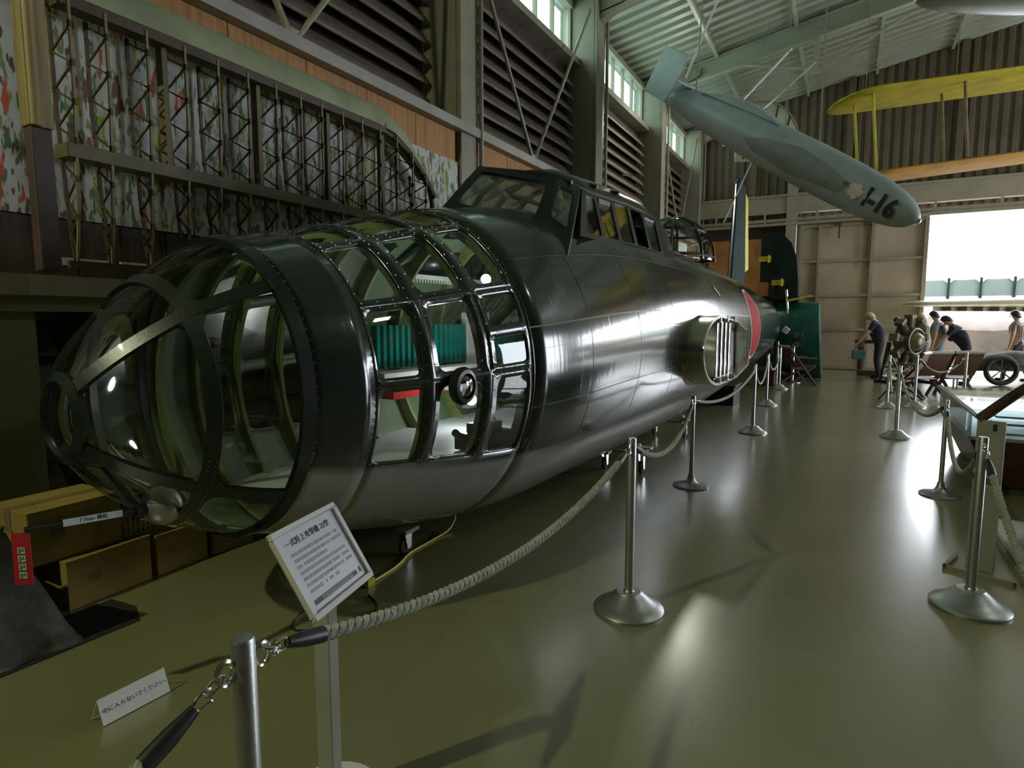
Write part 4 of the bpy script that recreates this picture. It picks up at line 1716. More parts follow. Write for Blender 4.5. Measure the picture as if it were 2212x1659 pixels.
B1 = stanchion('large rope post with domed base at the right, in front of the glass case', .66, 3.93, .935, detail=True)
B2 = stanchion('rope post with flat disc base silhouetted in the bright floor reflection', .80, 6.39, .85, 'disc')
B3 = stanchion('rope post with domed base just in front of the folding chairs', .64, 9.3, .95)
B4 = stanchion('rope post standing at the leftmost folding chair', .69, 12.44, .93)
B5 = stanchion('thin rope post between the first and second folding chair', 1.12, 12.75, .93)
B6 = stanchion('rope post to the right of the third folding chair', 1.92, 13.45, .96)
Bn = (.92, .55, .92)

def rope(label, a, b, za, zb, sag, twisted=True, ends=True, r=.0165):
    a, b = Vector((a[0], a[1], za)), Vector((b[0], b[1], zb))
    d = (b - a); d.z = 0; d.normalize()
    a = a + d * .05; b = b - d * .05
    L_ = (b - a).length
    t = thing('barrier_rope', label, 'rope', tuple(lerp(a, b, .5) * 1.0), group='barrier ropes')
    o0 = Vector(t.location)
    def pt(u):
        p = lerp(a, b, u)
        p.z -= sag * 4 * u * (1 - u)
        return p - o0
    e = min(.115, .10 * L_) if ends else 0.0
    u0, u1 = e / L_, 1 - e / L_
    if twisted:
        n = int(L_ / .0085)
        for q in range(3):
            pts = []
            for k in range(n + 1):
                u = lerp(u0, u1, k / n)
                p = pt(u)
                tn = (pt(min(1, u + .002)) - pt(max(0, u - .002))).normalized()
                x = tn.cross(Vector((0, 0, 1))).normalized()
                y = x.cross(tn)
                an = 2 * PI * (k / n * L_ / .085 + q / 3)
                pts.append(p + (x * math.cos(an) + y * math.sin(an)) * r * .52)
            m = MB(); m.tube(pts, r * .60, 7); m.build('strand', 'rope', t, smooth=True)
    else:
        m = MB(); m.tube([pt(lerp(u0, u1, k / 24)) for k in range(25)], r, 8); m.build('cord', 'rope', t, smooth=True)
    if ends:
        for ua, ub, uc in ((u0 + .035 / L_, u0 - .06 / L_, .0), (u1 - .035 / L_, u1 + .06 / L_, 1.0)):
            m = MB(); m.tube([pt(ua), pt(lerp(ua, ub, .5)), pt(ub)], [.019, .0185, .012], 12); sl = m.build('end_sleeve', 'black_plastic', t, smooth=True)
            p0, p1 = pt(ub), pt(uc)
            for q in range(2):
                c = lerp(p0, p1, .3 + .45 * q)
                dd = (p1 - p0).normalized()
                s_ = Vector((0, 0, 1)) if q == 0 else Vector((1, 0, 0))
                s_ = (s_ - dd * s_.dot(dd)).normalized()
                ln = (p1 - p0).length * .36
                m = MB(); m.tube([c + dd * ln * math.cos(w) + s_ * .013 * math.sin(w) for w in [2 * PI * k / 14 for k in range(14)]], .0032, 6, closed=True)
                m.build('link', 'metal_bright', t, smooth=True)
            m = MB(); m.ball(tuple(lerp(p0, p1, .55) + Vector((.0, 0, -.018))), .007, 8, 6); m.build('link_pin', 'metal_bright', t, smooth=True)
    return t
Aminus = (-1.06, -.9, .92)
rope('grey twisted rope running off the bottom left corner from the nearest post', Aminus, A0, .86, .86, .22)
rope('grey twisted rope sagging from the nearest post to the foreground domed post', A0, A1, .875, .885, .165)
rope('rope sagging low past the casters to the slim disc-based post', A1, A2, .88, .79, .21)
rope('rope from the slim post to the post by the wing stub', A2, A3, .80, .86, .15, False)
rope('rope between the two posts just beyond the wing stub', A3, A4, .85, .85, .3, False)
rope('farthest rope of the bomber row', A4, A5, .85, .85, .3, False)
rope('slack rope hanging from the large right-hand post towards the camera', Bn, B1, .87, .87, .58)
rope('thin rope hanging from the large right-hand post back to the disc-based post', B1, B2, .87, .79, .32, False)
rope('rope sagging in front of the bright floor reflection', B2, B3, .80, .87, .28, False)
rope('short rope hanging beside the leftmost folding chair', B3, B4, .86, .86, .42, False)
rope('rope looped behind the leftmost folding chair', B4, B5, .86, .86, .22, False)
rope('rope curving across the backs of the second and third folding chairs', B5, B6, .86, .86, .25, False)

# ================================================================ caption stand
t = thing('caption_stand', 'white-framed caption board on a white post in front of the nose', 'sign', (-1.385, 1.29, 0))
m = MB(); m.box((-.033, -.02, 0), (.033, .02, .765)); m.build('stand_post', 'post_grey', t, bevel=.004)
m = MB(); m.lathe([(.16, 0), (.16, .008), (.15, .012), (.04, .014), (.04, .03)], 32); m.build('stand_foot', 'white_paint', t, smooth=True)
c0 = Vector((-1.3725 + 1.385, 1.2815 - 1.29, .82))
xa = Vector((-.075, .32, 0)).normalized()
ya = Vector((-.143, -.035, .24)); ya = (ya - xa * ya.dot(xa)).normalized()
za_ = xa.cross(ya)
if za_.dot(Vector((1, -1, 1))) < 0:
    za_ = -za_
W_, H_ = .325, .28
MS = Matrix(((xa.x, ya.x, za_.x, c0.x), (xa.y, ya.y, za_.y, c0.y), (xa.z, ya.z, za_.z, c0.z), (0, 0, 0, 1)))
m = MB()
fw = .017
for lo, hi in (((-W_/2, -H_/2, -.008), (W_/2, -H_/2 + fw, .010)), ((-W_/2, H_/2 - fw, -.008), (W_/2, H_/2, .010)), ((-W_/2, -H_/2 + fw, -.008), (-W_/2 + fw, H_/2 - fw, .010)), ((W_/2 - fw, -H_/2 + fw, -.008), (W_/2, H_/2 - fw, .010))):
    m.box(lo, hi, MS)
m.build('board_frame', 'white_paint', t, bevel=.003)
m = MB(); m.box((-W_/2 + .004, -H_/2 + .004, -.007), (W_/2 - .004, H_/2 - .004, .0), MS); bd = m.build('caption_sheet', 'paper', t)
text_mesh('caption_title', '一式陸上攻撃機 22型', .024, 'ink_black', bd, MS @ Matrix.Translation((-.01, .088, .001)), .0003)
rnd = random.Random(5)
m = MB()
for row in range(7):
    y = .055 - row * .0195
    x = -.118
    end = .118 if row not in (2, 6) else .03
    while x < end:
        w = rnd.uniform(.004, .0075)
        if rnd.random() < .9:
            for q in range(2):
                hh = rnd.uniform(.001, .0018)
                yy = y - .004 + .0055 * q
                m.box((x, yy, 0), (x + w, yy + hh, .0006), MS)
            xx = x + w * rnd.uniform(.2, .7)
            m.box((xx, y - .005, 0), (xx + .0013, y + .005, .0006), MS)
        x += w + .0022
m.build('body_text', 'ink_grey', bd, kind='stuff', fix=False)
m = MB(); m.box((-.125, -.103, 0), (.105, -.088, .0006), MS); bb = m.build('footer_band', 'ink_grey', bd)
m = MB(); m.box((.118, -.103, 0), (.130, -.086, .0006), MS); m.build('corner_mark', 'ink_grey', bd)
m = MB()
x = -.085
while x < .075:
    w = rnd.uniform(.004, .007); m.box((x, -.100, .0006), (x + w, -.098, .001), MS); m.box((x, -.093, .0006), (x + w, -.0915, .001), MS); m.box((x + w * .4, -.100, .0006), (x + w * .4 + .0014, -.0915, .001), MS)
    x += w + .003
m.build('footer_text', 'paper', bb, kind='stuff', fix=False)
m = MB(); m.box((-.05, -.05, -.03), (.05, .05, -.008), MS); m.build('board_bracket', 'white_paint', t)

# floor card
t = thing('floor_card', 'white floor card with one line of black Japanese lettering on the olive floor', 'sign', (-2.42, 1.25, 0))
xa = Vector((.007, .252, 0)).normalized(); ya = Vector((-.035, 0, .09)).normalized(); za_ = xa.cross(ya)
if za_.x < 0: za_ = -za_
MC = Matrix(((xa.x, ya.x, za_.x, 0), (xa.y, ya.y, za_.y, 0), (xa.z, ya.z, za_.z, .050), (0, 0, 0, 1)))
m = MB(); m.box((-.128, -.05, -.0015), (.128, .05, .0015), MC); cd = m.build('card_face', 'white_paint', t)
MB_ = Matrix(((xa.x, -ya.x, za_.x, -.045), (xa.y, ya.y, za_.y, 0), (xa.z, ya.z, za_.z, .047), (0, 0, 0, 1)))
m = MB(); m.bar((-.018, -.127, .098), (-.07, -.127, .0), .003, .003); m.bar((-.018, .127, .098), (-.07, .127, .0), .003, .003); m.bar((-.07, -.127, .0015), (-.07, .127, .0015), .003, .003); m.build('card_support', 'white_paint', t)
text_mesh('card_text', '中に入らないでください。', .0215, 'ink_black', cd, MC @ Matrix.Translation((.008, 0, .0018)), .0003)

# cables
def cable(name, label, pts, r, mt_):
    ps = []
    P = [Vector(p) for p in pts]
    for i in range(len(P) - 1):
        p0, p1, p2, p3 = P[max(0, i - 1)], P[i], P[i + 1], P[min(len(P) - 1, i + 2)]
        for k in range(8):
            u = k / 8
            ps.append(.5 * ((2 * p1) + (p2 - p0) * u + (2 * p0 - 5 * p1 + 4 * p2 - p3) * u * u + (3 * p1 - p0 - 3 * p2 + p3) * u ** 3))
    ps.append(P[-1])
    m = MB(); m.tube(ps, r, 8)
    return m.build(name, mt_, None, smooth=True)
yc = thing('power_cable', 'yellow power cable hanging from the hull and trailing to a plug', 'cable', (-2.37, 2.55, 0))
def rel(pts, o): return [(p[0] - o[0], p[1] - o[1], p[2] - o[2]) for p in pts]
o = cable('cable_cord', '', rel([(-2.50, 3.62, .115), (-2.48, 3.60, .08), (-2.47, 3.50, .02), (-2.47, 3.30, .008), (-2.46, 3.05, .008), (-2.40, 2.85, .008), (-2.38, 2.68, .008), (-2.37, 2.58, .012)], (-2.37, 2.55, 0)), .008, 'yellow_cable'); o.parent = yc
m = MB(); m.box((-.022, -.03, 0), (.022, .03, .045)); m.tube([(0, -.03, .03), (0, -.055, .03)], .006, 6); m.build('plug', 'yellow_cable', yc, bevel=.005)
o = cable('thin_cable', '', [(-2.28, 2.45, .005), (-2.16, 2.38, .005), (-2.10, 2.26, .005), (-2.20, 2.10, .005), (-2.33, 1.98, .005), (-2.42, 2.06, .005), (-2.44, 2.25, .005)], .005, 'black_plastic')
tag(o, 'thin black cable looped on the floor behind the caption stand', 'cable')
# ================================================================ hanging grey glider bomb
ON, OT = Vector((.86, 11.0, 3.01)), Vector((-3.28, 12.52, 6.0))
ax_y = (ON - OT).normalized()
OC = (ON + OT) / 2
ax_x = Vector((0, 0, 1)).cross(ax_y).normalized()       # points to one side
if ax_x.dot(-OC) < 0:
    ax_x = -ax_x
ax_z = ax_x.cross(ax_y)
MO = Matrix(((ax_x.x, ax_y.x, ax_z.x, OC.x), (ax_x.y, ax_y.y, ax_z.y, OC.y), (ax_x.z, ax_y.z, ax_z.z, OC.z), (0, 0, 0, 1)))
oh = thing('hanging_glider', 'grey rocket-shaped glider marked I-16 hanging nose-down from the roof', 'aircraft')
oh.matrix_world = MO
OL = (ON - OT).length
prof = [(-.5, .16), (-.47, .21), (-.40, .26), (-.3, .31), (-.15, .35), (0, .365), (.15, .365), (.28, .35), (.36, .32), (.42, .27), (.46, .21), (.485, .13), (.497, .06), (.5, .01)]
def orad(u):
    return float(np.interp(u, [p[0] for p in prof], [p[1] for p in prof]))
m = MB()
secs = []
us = [-.5 + k / 60 for k in range(55)] + [.41, .43, .45, .465, .48, .49, .496, .5]
for u in us:
    r = orad(u)
    secs.append([(r * .94 * math.cos(2 * PI * k / 40), u * OL, r * 1.04 * math.sin(2 * PI * k / 40)) for k in range(40)])
m.loft(secs)
m.build('glider_body', 'ohka_grey', oh, smooth=True)
m = MB(); m.ball((0, OL * .498, 0), .045, 12, 8); m.build('nose_cap', 'metal_bright', oh, smooth=True)
def on_body(u, ang, off=0.0):
    r = orad(u) + off
    return Vector((r * .94 * math.cos(R(ang)), u * OL, r * 1.04 * math.sin(R(ang))))
# recessed flank panel
m = MB()
outline = [(-.02, 12), (.10, 30), (.20, 22), (.285, 10), (.29, -12), (.275, -24), (.10, -40), (-.05, -30), (-.10, -10)]
vs = [on_body(u, a, .012) for u, a in outline]
cen = on_body(.10, -6, .03)
vs2 = [on_body(lerp(u, .1, .12), lerp(a, -6, .12), .02) for u, a in outline]
n = len(outline)
m.add(vs + vs2 + [on_body(lerp(u, .1, .6), lerp(a, -6, .6), .014) for u, a in outline] + [on_body(.1, -6, .014)], [(k, (k + 1) % n, n + (k + 1) % n, n + k) for k in range(n)] + [(n + k, n + (k + 1) % n, 2 * n + (k + 1) % n, 2 * n + k) for k in range(n)] + [(2 * n + k, 2 * n + (k + 1) % n, 3 * n) for k in range(n)])
m.build('flank_panel', 'ohka_dark', oh, smooth=True, label='darker grey wing-root panel')
# tail end plates and tailplane
m = MB(); m.box((-.30, -OL * .5 - .05, .24), (.62, -OL * .5 + .46, .29)); m.build('tailplane', 'ohka_grey', oh, bevel=.015)
for s in (1,):
    m = MB()
    m.prism([(s * .60, -OL * .5 - .18, -.12), (s * .60, -OL * .5 + .42, -.14), (s * .60, -OL * .5 + .50, .45), (s * .60, -OL * .5 + .42, .72), (s * .60, -OL * .5 - .16, .70)], (.035 * s, 0, 0))
    m.build('end_fin', 'ohka_grey', oh, bevel=.015)
m = MB()
secs = []
for k in range(12):
    u = lerp(-.36, -.02, k / 11)
    hgt = .14 * math.sin(PI * k / 11) ** .7 + .01
    secs.append([(.20 * math.cos(R(a)), u * OL, orad(u) * 1.0 - .03 + hgt * math.sin(R(a))) for a in range(0, 181, 15)])
m.loft(secs)
m.build('spine_fairing', 'ohka_grey', oh, smooth=True)
# lettering on the near flank
def flank_text(body, size, u, ang, mt_):
    p = on_body(u, ang, .006)
    nrm = (on_body(u, ang, .1) - on_body(u, ang, 0)).normalized()
    xx = Vector((0, 1, 0))
    xx = (xx - nrm * xx.dot(nrm)).normalized()
    yy = nrm.cross(xx)
    M = Matrix(((xx.x, yy.x, nrm.x, p.x), (xx.y, yy.y, nrm.y, p.y), (xx.z, yy.z, nrm.z, p.z), (0, 0, 0, 1)))
    return M
MT = flank_text('', .3, .400, -4, None)
tx = text_mesh('serial_number', 'I-16', .33, 'ink_black', oh, MT @ Matrix.Translation((0, 0, .012)) @ Matrix.Diagonal((1.0, 1.15, 1, 1)), .012, bold=.012)
MP = flank_text('', .3, .322, -2, None)
m = MB()
pts = []
for k in range(50):
    a = 2 * PI * k / 50
    r = .085 + .045 * abs(math.cos(2.5 * a)) ** .6 - .02 * (abs(math.cos(2.5 * a)) > .985)
    pts.append(MP @ Vector((r * math.cos(a), r * math.sin(a), .004)))
m.add(pts + [MP @ Vector((0, 0, .02))], [(k, (k + 1) % 50, 50) for k in range(50)])
m.build('blossom_mark', 'ink_pink', oh, label='pale pink five-petalled blossom')
MQ = flank_text('', .3, .288, 3, None)
for q in range(3):
    m = MB(); m.box((-.05 + q * .035, -.035, .003), (-.028 + q * .035, .035, .006), MQ); m.build('stencil', 'ink_grey', oh)
MOi = MO.inverted()
def wire(label, a, b, r=.008, mt_='steel_paint', parent=None):
    m = MB(); m.tube([a, b], r, 6)
    o = m.build('suspension_wire', mt_, None)
    tag(o, label, 'wire', 'wires hung from the roof')
    return o
wire('pale strap from the rafter hook down behind the middle of the grey glider', (-.95, 16.3, 7.5), (-2.3, 12.6, 4.9), .022, 'white_paint')
wire('thin wire from the roof to the tail of the grey glider', (-2.6, 12.0, 8.1), (-2.75, 12.2, 5.75), .012)
wire('thin vertical wire holding the nose end of the grey glider', (-.55, 11.6, 8.5), (-.55, 11.55, 4.2), .014)
wire('thin vertical wire left of the nose-end wire of the grey glider', (-1.1, 11.75, 8.4), (-1.1, 11.72, 4.6), .010)
wire('pale stay slanting down from the grey glider to the bomber fin', (-1.65, 11.85, 4.35), (-2.12, 12.0, 3.35), .012, 'white_paint')
wire('pale strut from the roof down to the back of the grey glider', (-1.2, 13.2, 6.7), (-2.2, 12.35, 5.35), .022, 'white_paint')
wire('pale strap from the roof to the end fin of the grey glider', (-2.4, 12.7, 7.9), (-3.05, 12.6, 6.3), .022, 'white_paint')

# fabric-covered rounded rudder behind the glider
t = thing('fabric_rudder', 'cream fabric rounded rudder with dark ribs hanging behind the grey glider', 'rudder', (-1.85, 15.5, 5.55), (0, 0, R(29)))
pts = [(-.72, 0, .0), (-.70, 0, .45), (-.55, 0, .80), (-.25, 0, .98), (.10, 0, .98), (.45, 0, .80), (.68, 0, .45), (.78, 0, .0), (.82, 0, -.35), (-.7, 0, -.35)]
m = MB(); m.prism(pts, (0, .05, 0)); m.build('fabric_panel', 'cream_fabric', t)
for x, h in ((-.40, .90), (-.12, .96), (.16, .96), (.45, .76)):
    m = MB(); m.bar((x - .12, -.006, -.3), (x + .08, -.006, h - .06), .03, .02, (0, 1, 0)); m.build('rudder_rib', 'rib_wood', t)
m = MB(); m.tube(pts[:9], .025, 6); m.build('rudder_edge', 'rail_grey', t)
wire('wire holding the cream rudder to the roof', (-1.9, 15.52, 8.3), (-1.9, 15.52, 6.5), .008)

# ================================================================ yellow biplane
SD = Vector((.868, .496, .135)).normalized()
CD = Vector((-.49, .872, 0)).normalized()
def bwing(m, tip, length, chord, th, sweep=.0):
    secs = []
    for k in range(0, 15):
        u = [0, .003, .009, .018, .03, .05, .075, .1, .2, .3, .45, .6, .75, .9, 1][k]
        d = u * length
        tipf = min(1, math.sqrt(max(0.0004, 1 - (1 - min(1, d / .6)) ** 2)))
        c = chord * (.06 + .94 * tipf)
        lead = (chord - c) * .45
        pr = []
        for q in range(16):
            a = 2 * PI * q / 16
            cx = .5 - .5 * math.cos(a)
            zz = th * (.25 + .75 * tipf) * math.sin(a) * (1 - .45 * cx)
            pr.append(Vector(tip) + SD * d + CD * (lead + cx * c) + Vector((0, 0, zz + .0 * d)))
        secs.append(pr)
    m.loft(secs)
bi = thing('yellow_biplane', 'yellow biplane hanging at the upper right, wing tips towards the left', 'aircraft')
m = MB(); bwing(m, (-.05, 14.0, 6.02), 8.0, 1.75, .10); uw = m.build('upper_wing', 'yellow_fabric', bi, smooth=True)
m = MB(); bwing(m, (.20, 14.1, 4.42), 8.0, 1.60, .09); lw = m.build('lower_wing', 'orange_fabric', bi, smooth=True, label='orange lower wing')
for d, nm in ((.45, 'strut'), (2.3, 'strut')):
    for cshift in (.25, .9):
        a = Vector((-.05, 14.0, 6.02)) + SD * d + CD * cshift
        b = Vector((.20, 14.1, 4.42)) + SD * (d - .12) + CD * cshift
        m = MB(); m.tube([a, b], .028, 8); m.build('wing_strut', 'yellow_paint' if d < 1 else 'rib_tan', bi, smooth=True)
m = MB()
c0 = Vector((.20, 14.1, 4.42)) + SD * 9.0
for k in range(9):
    pass
secs = []
for k, (d, r) in enumerate(((-1.6, .25), (-1.3, .45), (-.5, .55), (1.0, .55), (2.0, .35), (2.4, .15))):
    cc = c0 + CD * d + Vector((0, 0, .5))
    secs.append([cc + SD * (r * math.cos(2 * PI * q / 20)) + Vector((0, 0, r * math.sin(2 * PI * q / 20))) for q in range(20)])
m.loft(secs); m.build('biplane_body', 'yellow_fabric', bi, smooth=True)
for d in (.45, 2.3):
    a = Vector((-.05, 14.0, 6.05)) + SD * d + CD * .5
    wire('wire from the roof to the %s of the yellow upper wing' % ('tip' if d < 1 else 'middle'), (a.x, a.y, roof_z(a.x) - .1), tuple(a), .009)

# silver aircraft float at the top right
t = thing('silver_float', 'polished silver aircraft float hanging in the top right corner', 'float', (.43, 7.50, 4.70))
m = MB()
secs = []
dirx = Vector((.875, .484, .05)).normalized(); diry = Vector((-.484, .875, 0))
for d, r in ((0, .015), (.04, .05), (.12, .09), (.3, .14), (.6, .19), (1.0, .23), (1.6, .27), (2.4, .30), (3.5, .30), (4.5, .24), (5.2, .1)):
    secs.append([dirx * d + diry * (r * 1.3 * math.cos(2 * PI * q / 24)) + Vector((0, 0, r * math.sin(2 * PI * q / 24) + r * .35)) for q in range(24)])
m.loft(secs); m.build('float_hull', 'metal_silver', t, smooth=True)
for d in (1.8, 3.6):
    p = dirx * d
    m = MB(); m.tube([p + Vector((0, 0, .4)), p + Vector((0, 0, roof_z(p.x + .43) - 5.0))], .012, 6); m.build('sling', 'steel_paint', t)

# ================================================================ white aircraft by the door
t = thing('white_aircraft', 'white low-wing aircraft whose wing juts in front of the open door', 'aircraft')
wt = Vector((1.42, 20.0, 1.98)); wd = Vector((.985, .12, .01)).normalized(); wc = Vector((-.12, .985, 0)).normalized()
m = MB()
secs = []
for u in (0, .015, .04, .08, .14, .22, .35, .5, .75, 1):
    d = u * 8.2
    tf = min(1, math.sqrt(max(.0008, 1 - (1 - min(1, d / .55)) ** 2)))
    c = (.9 + .12 * d) * (.12 + .88 * tf); th = (.10 + .024 * d) * (.1 + .9 * tf)
    secs.append([wt + wd * d + wc * (.55 * (1 - tf) + (.5 - .5 * math.cos(2 * PI * q / 20)) * c) + Vector((0, 0, th * math.sin(2 * PI * q / 20) * (1 - .4 * (.5 - .5 * math.cos(2 * PI * q / 20))))) for q in range(20)])
m.loft(secs); m.build('aircraft_wing', 'white_wing', t, smooth=True)
m = MB()
for k in range(14):
    p = wt + wd * (1.0 + k * .36) + wc * (.28)
    q = Matrix.Translation(p)
    m.box((p.x - .10, p.y - .015, p.z - .20 - .012 * k), (p.x + .10, p.y + .015, p.z - .09 - .012 * k))
m.build('flap_vanes', 'rib_wood', t, kind='stuff')
m = MB(); m.bar(wt + wd * .7 + wc * .34 + Vector((0, 0, -.13)), wt + wd * 7.9 + wc * .34 + Vector((0, 0, -.26)), .05, .16); m.build('flap_panel', 'white_wing', t)
fc = wt + wd * 8.6 + wc * .5
m = MB()
secs = []
for d, r in ((-3.6, .12), (-3.2, .45), (-2.2, .65), (0, .75), (2.2, .7), (3.4, .5)):
    secs.append([fc + wc * d + wd * (r * math.cos(2 * PI * q / 24)) + Vector((0, 0, r * math.sin(2 * PI * q / 24) + .05)) for q in range(24)])
m.loft(secs); m.build('aircraft_body', 'white_wing', t, smooth=True)
lg = wt + wd * 6.3 + wc * .4
m = MB(); m.tube([lg, Vector((lg.x, lg.y, .35))], .06, 10); m.build('gear_leg', 'metal_silver', t)
m = MB()
for sgn in (1,):
    vs, fs = [], []
    for rr, dx in ((.18, -.08), (.32, -.07), (.34, 0), (.32, .07), (.18, .08)):
        for k in range(24):
            a = 2 * PI * k / 24
            vs.append(Vector((lg.x, lg.y, .34)) + wd * dx + wc * (rr * math.cos(a)) + Vector((0, 0, rr * math.sin(a))))
    for i in range(4):
        for k in range(24):
            fs.append((i * 24 + k, i * 24 + (k + 1) % 24, i * 24 + 24 + (k + 1) % 24, i * 24 + 24 + k))
    fs += [tuple(range(24)), tuple(range(96, 120))]
    m.add(vs, fs)
m.build('gear_wheel', 'rubber', t, smooth=True)
# white rear support so that nothing hangs in the air
m = MB(); m.tube([fc + Vector((0, 0, -.6)), Vector((fc.x, fc.y, 0))], .08, 10); m.build('jack_stand', 'metal_silver', t)

# ================================================================ bus outside
t = thing('parked_bus', 'white bus with teal window pillars parked outside the open door', 'bus', (2.4, 29.5, 0))
m = MB(); m.box((0, 0, .45), (10.5, 2.4, 2.40)); m.build('bus_body', 'bus_white', t, bevel=.08)
m = MB(); m.box((0, 0, 3.14), (10.5, 2.4, 3.62)); m.build('bus_roof', 'bus_white', t, bevel=.12)
m = MB(); m.box((.06, .10, 2.38), (10.44, 2.3, 3.16)); m.build('window_band', 'bus_white', t)
for k in range(11):
    x = .02 + k * 1.03
    m = MB(); m.box((x - .055, -.01, 2.36), (x + .055, .12, 3.18)); m.build('pillar', 'bus_teal', t, bevel=.02)
    m = MB(); m.prism([(x - .22, -.005, 3.16), (x + .22, -.005, 3.16), (x + .05, -.005, 3.0), (x - .05, -.005, 3.0)], (0, .1, 0)); m.build('pillar_cap', 'bus_white', t)
    if k < 10:
        m = MB(); m.box((x + .06, .085, 2.46), (x + .97, .098, 3.10)); m.build('bus_window', 'glass_case', t)
for x in (1.8, 8.6):
    m = MB()
    vs, fs = [], []
    for rr, dy in ((.3, -.02), (.47, .0), (.47, .2)):
        for k in range(24):
            vs.append((x + rr * math.cos(k * PI / 12), dy, .47 + rr * math.sin(k * PI / 12)))
    for i in range(2):
        for k in range(24):
            fs.append((i * 24 + k, i * 24 + (k + 1) % 24, i * 24 + 24 + (k + 1) % 24, i * 24 + 24 + k))
    fs.append(tuple(range(24)))
    m.add(vs, fs); m.build('bus_wheel', 'rubber', t, smooth=True)

m = MB()
secs = []
for x in range(0, 15):
    hz = 1.55 + .12 * math.sin(x * 1.7) + .08 * math.sin(x * 3.1)
    secs.append([(1.0 + x * 1.1, 25.2, -.02), (1.0 + x * 1.1, 25.6, hz * .8), (1.0 + x * 1.1, 26.2, hz), (1.0 + x * 1.1, 27.4, hz * .9), (1.0 + x * 1.1, 28.0, -.02)])
m.loft(secs)
tag(m.build('earth_bank', 'earth_bank', smooth=True), 'low brown earth bank outside between the door and the bus', 'bank')

# ================================================================ green tail section by the end wall
t = thing('tail_section', 'glossy teal aircraft tail section with a dark rounded fin standing by the end wall', 'aircraft part', (-1.45, 17.6, 0))
m = MB()
secs = []
for x, r, zc in ((-.62, .50, 1.42), (-.55, .66, 1.30), (-.3, .80, 1.18), (0, .92, 1.08), (.35, .99, 1.02), (.62, 1.0, 1.01), (.80, .98, 1.0)):
    secs.append([(x + (.12 * (zc + r * math.sin(2 * PI * q / 32) - 2.0) * -.6 if x > .3 else 0), r * .85 * math.cos(2 * PI * q / 32), zc + r * math.sin(2 * PI * q / 32)) for q in range(32)])
m.loft(secs); m.build('tail_body', 'teal_paint', t, smooth=True)
m = MB(); m.prism([(-.66, -.04, 2.55), (-.66, -.04, 3.78), (-.45, -.04, 3.86), (-.15, -.04, 3.80), (.08, -.04, 3.55), (.22, -.04, 3.15), (.28, -.04, 2.6), (.30, -.04, 2.0), (-.28, -.04, 2.0), (-.28, -.04, 2.55)], (0, .10, 0)); m.build('fin', 'dark_green_paint', t, bevel=.02)
for z, x0 in ((3.15, -.70), (2.52, -.36)):
    m = MB(); m.box((x0, -.07, z - .07), (x0 + .30, -.03, z + .07)); m.tube([(x0 + .24, -.06, z + .10), (x0 + .24, -.06, z - .10)], .03, 8); m.build('hinge_bracket', 'yellow_paint', t)
m = MB(); m.box((-.68, -.55, 2.05), (.35, .45, 2.16)); m.build('tailplane_root', 'dark_green_paint', t, bevel=.02)
m = MB(); m.prism([(.1, -.56, 2.0), (.62, -.56, 2.12), (.62, -.56, 2.17), (.1, -.56, 2.06)], (0, .06, 0)); m.build('trim_strip', 'yellow_paint', t)
m = MB(); m.tube([(.05, -.6, 2.3), (.08, -.62, 2.0), (.12, -.7, 1.7)], .03, 8); m.build('pitot_rod', 'metal_bright', t, smooth=True)
m = MB(); m.box((-.45, -.5, 0), (.55, .5, .10)); m.build('support_sled', 'black_paint', t)

# ================================================================ pedestal fan, notice, stools near the tail section
t = thing('pedestal_fan', 'black pedestal fan on a chrome pole beside the teal tail section', 'fan', (-1.12, 16.4, 0), (0, 0, R(10)))
m = MB(); m.lathe([(.2, 0), (.2, .015), (.15, .04), (.03, .06)], 28); m.build('fan_base', 'metal_bright', t, smooth=True)
m = MB(); m.tube([(0, 0, .05), (0, 0, .95)], .035, 12); m.build('pole', 'metal_bright', t, smooth=True)
m = MB()
for k in range(16):
    a = PI * k / 16 * 2
    m.tube([(.05 * math.cos(a), -.17, 1.05 + .05 * math.sin(a)), (.2 * math.cos(a), -.14, 1.05 + .2 * math.sin(a)), (.21 * math.cos(a), -.06, 1.05 + .21 * math.sin(a))], .004, 4)
for r_, y_ in ((.21, -.06), (.20, -.14), (.13, -.16), (.06, -.17)):
    m.tube([(r_ * math.cos(2 * PI * k / 28), y_, 1.05 + r_ * math.sin(2 * PI * k / 28)) for k in range(28)], .006, 5, closed=True)
m.build('fan_cage', 'black_plastic', t, kind='stuff')
for k in range(4):
    a = PI / 2 * k + .4
    m = MB(); m.prism([(.03 * math.cos(a), -.10, 1.05 + .03 * math.sin(a)), (.17 * math.cos(a - .35), -.12, 1.05 + .17 * math.sin(a - .35)), (.18 * math.cos(a + .35), -.08, 1.05 + .18 * math.sin(a + .35))], (0, .008, 0)); m.build('blade', 'black_plastic', t)
m = MB(); m.tube([(0, -.06, 1.05), (0, .12, 1.05)], .07, 14); m.build('motor', 'black_plastic', t, smooth=True)

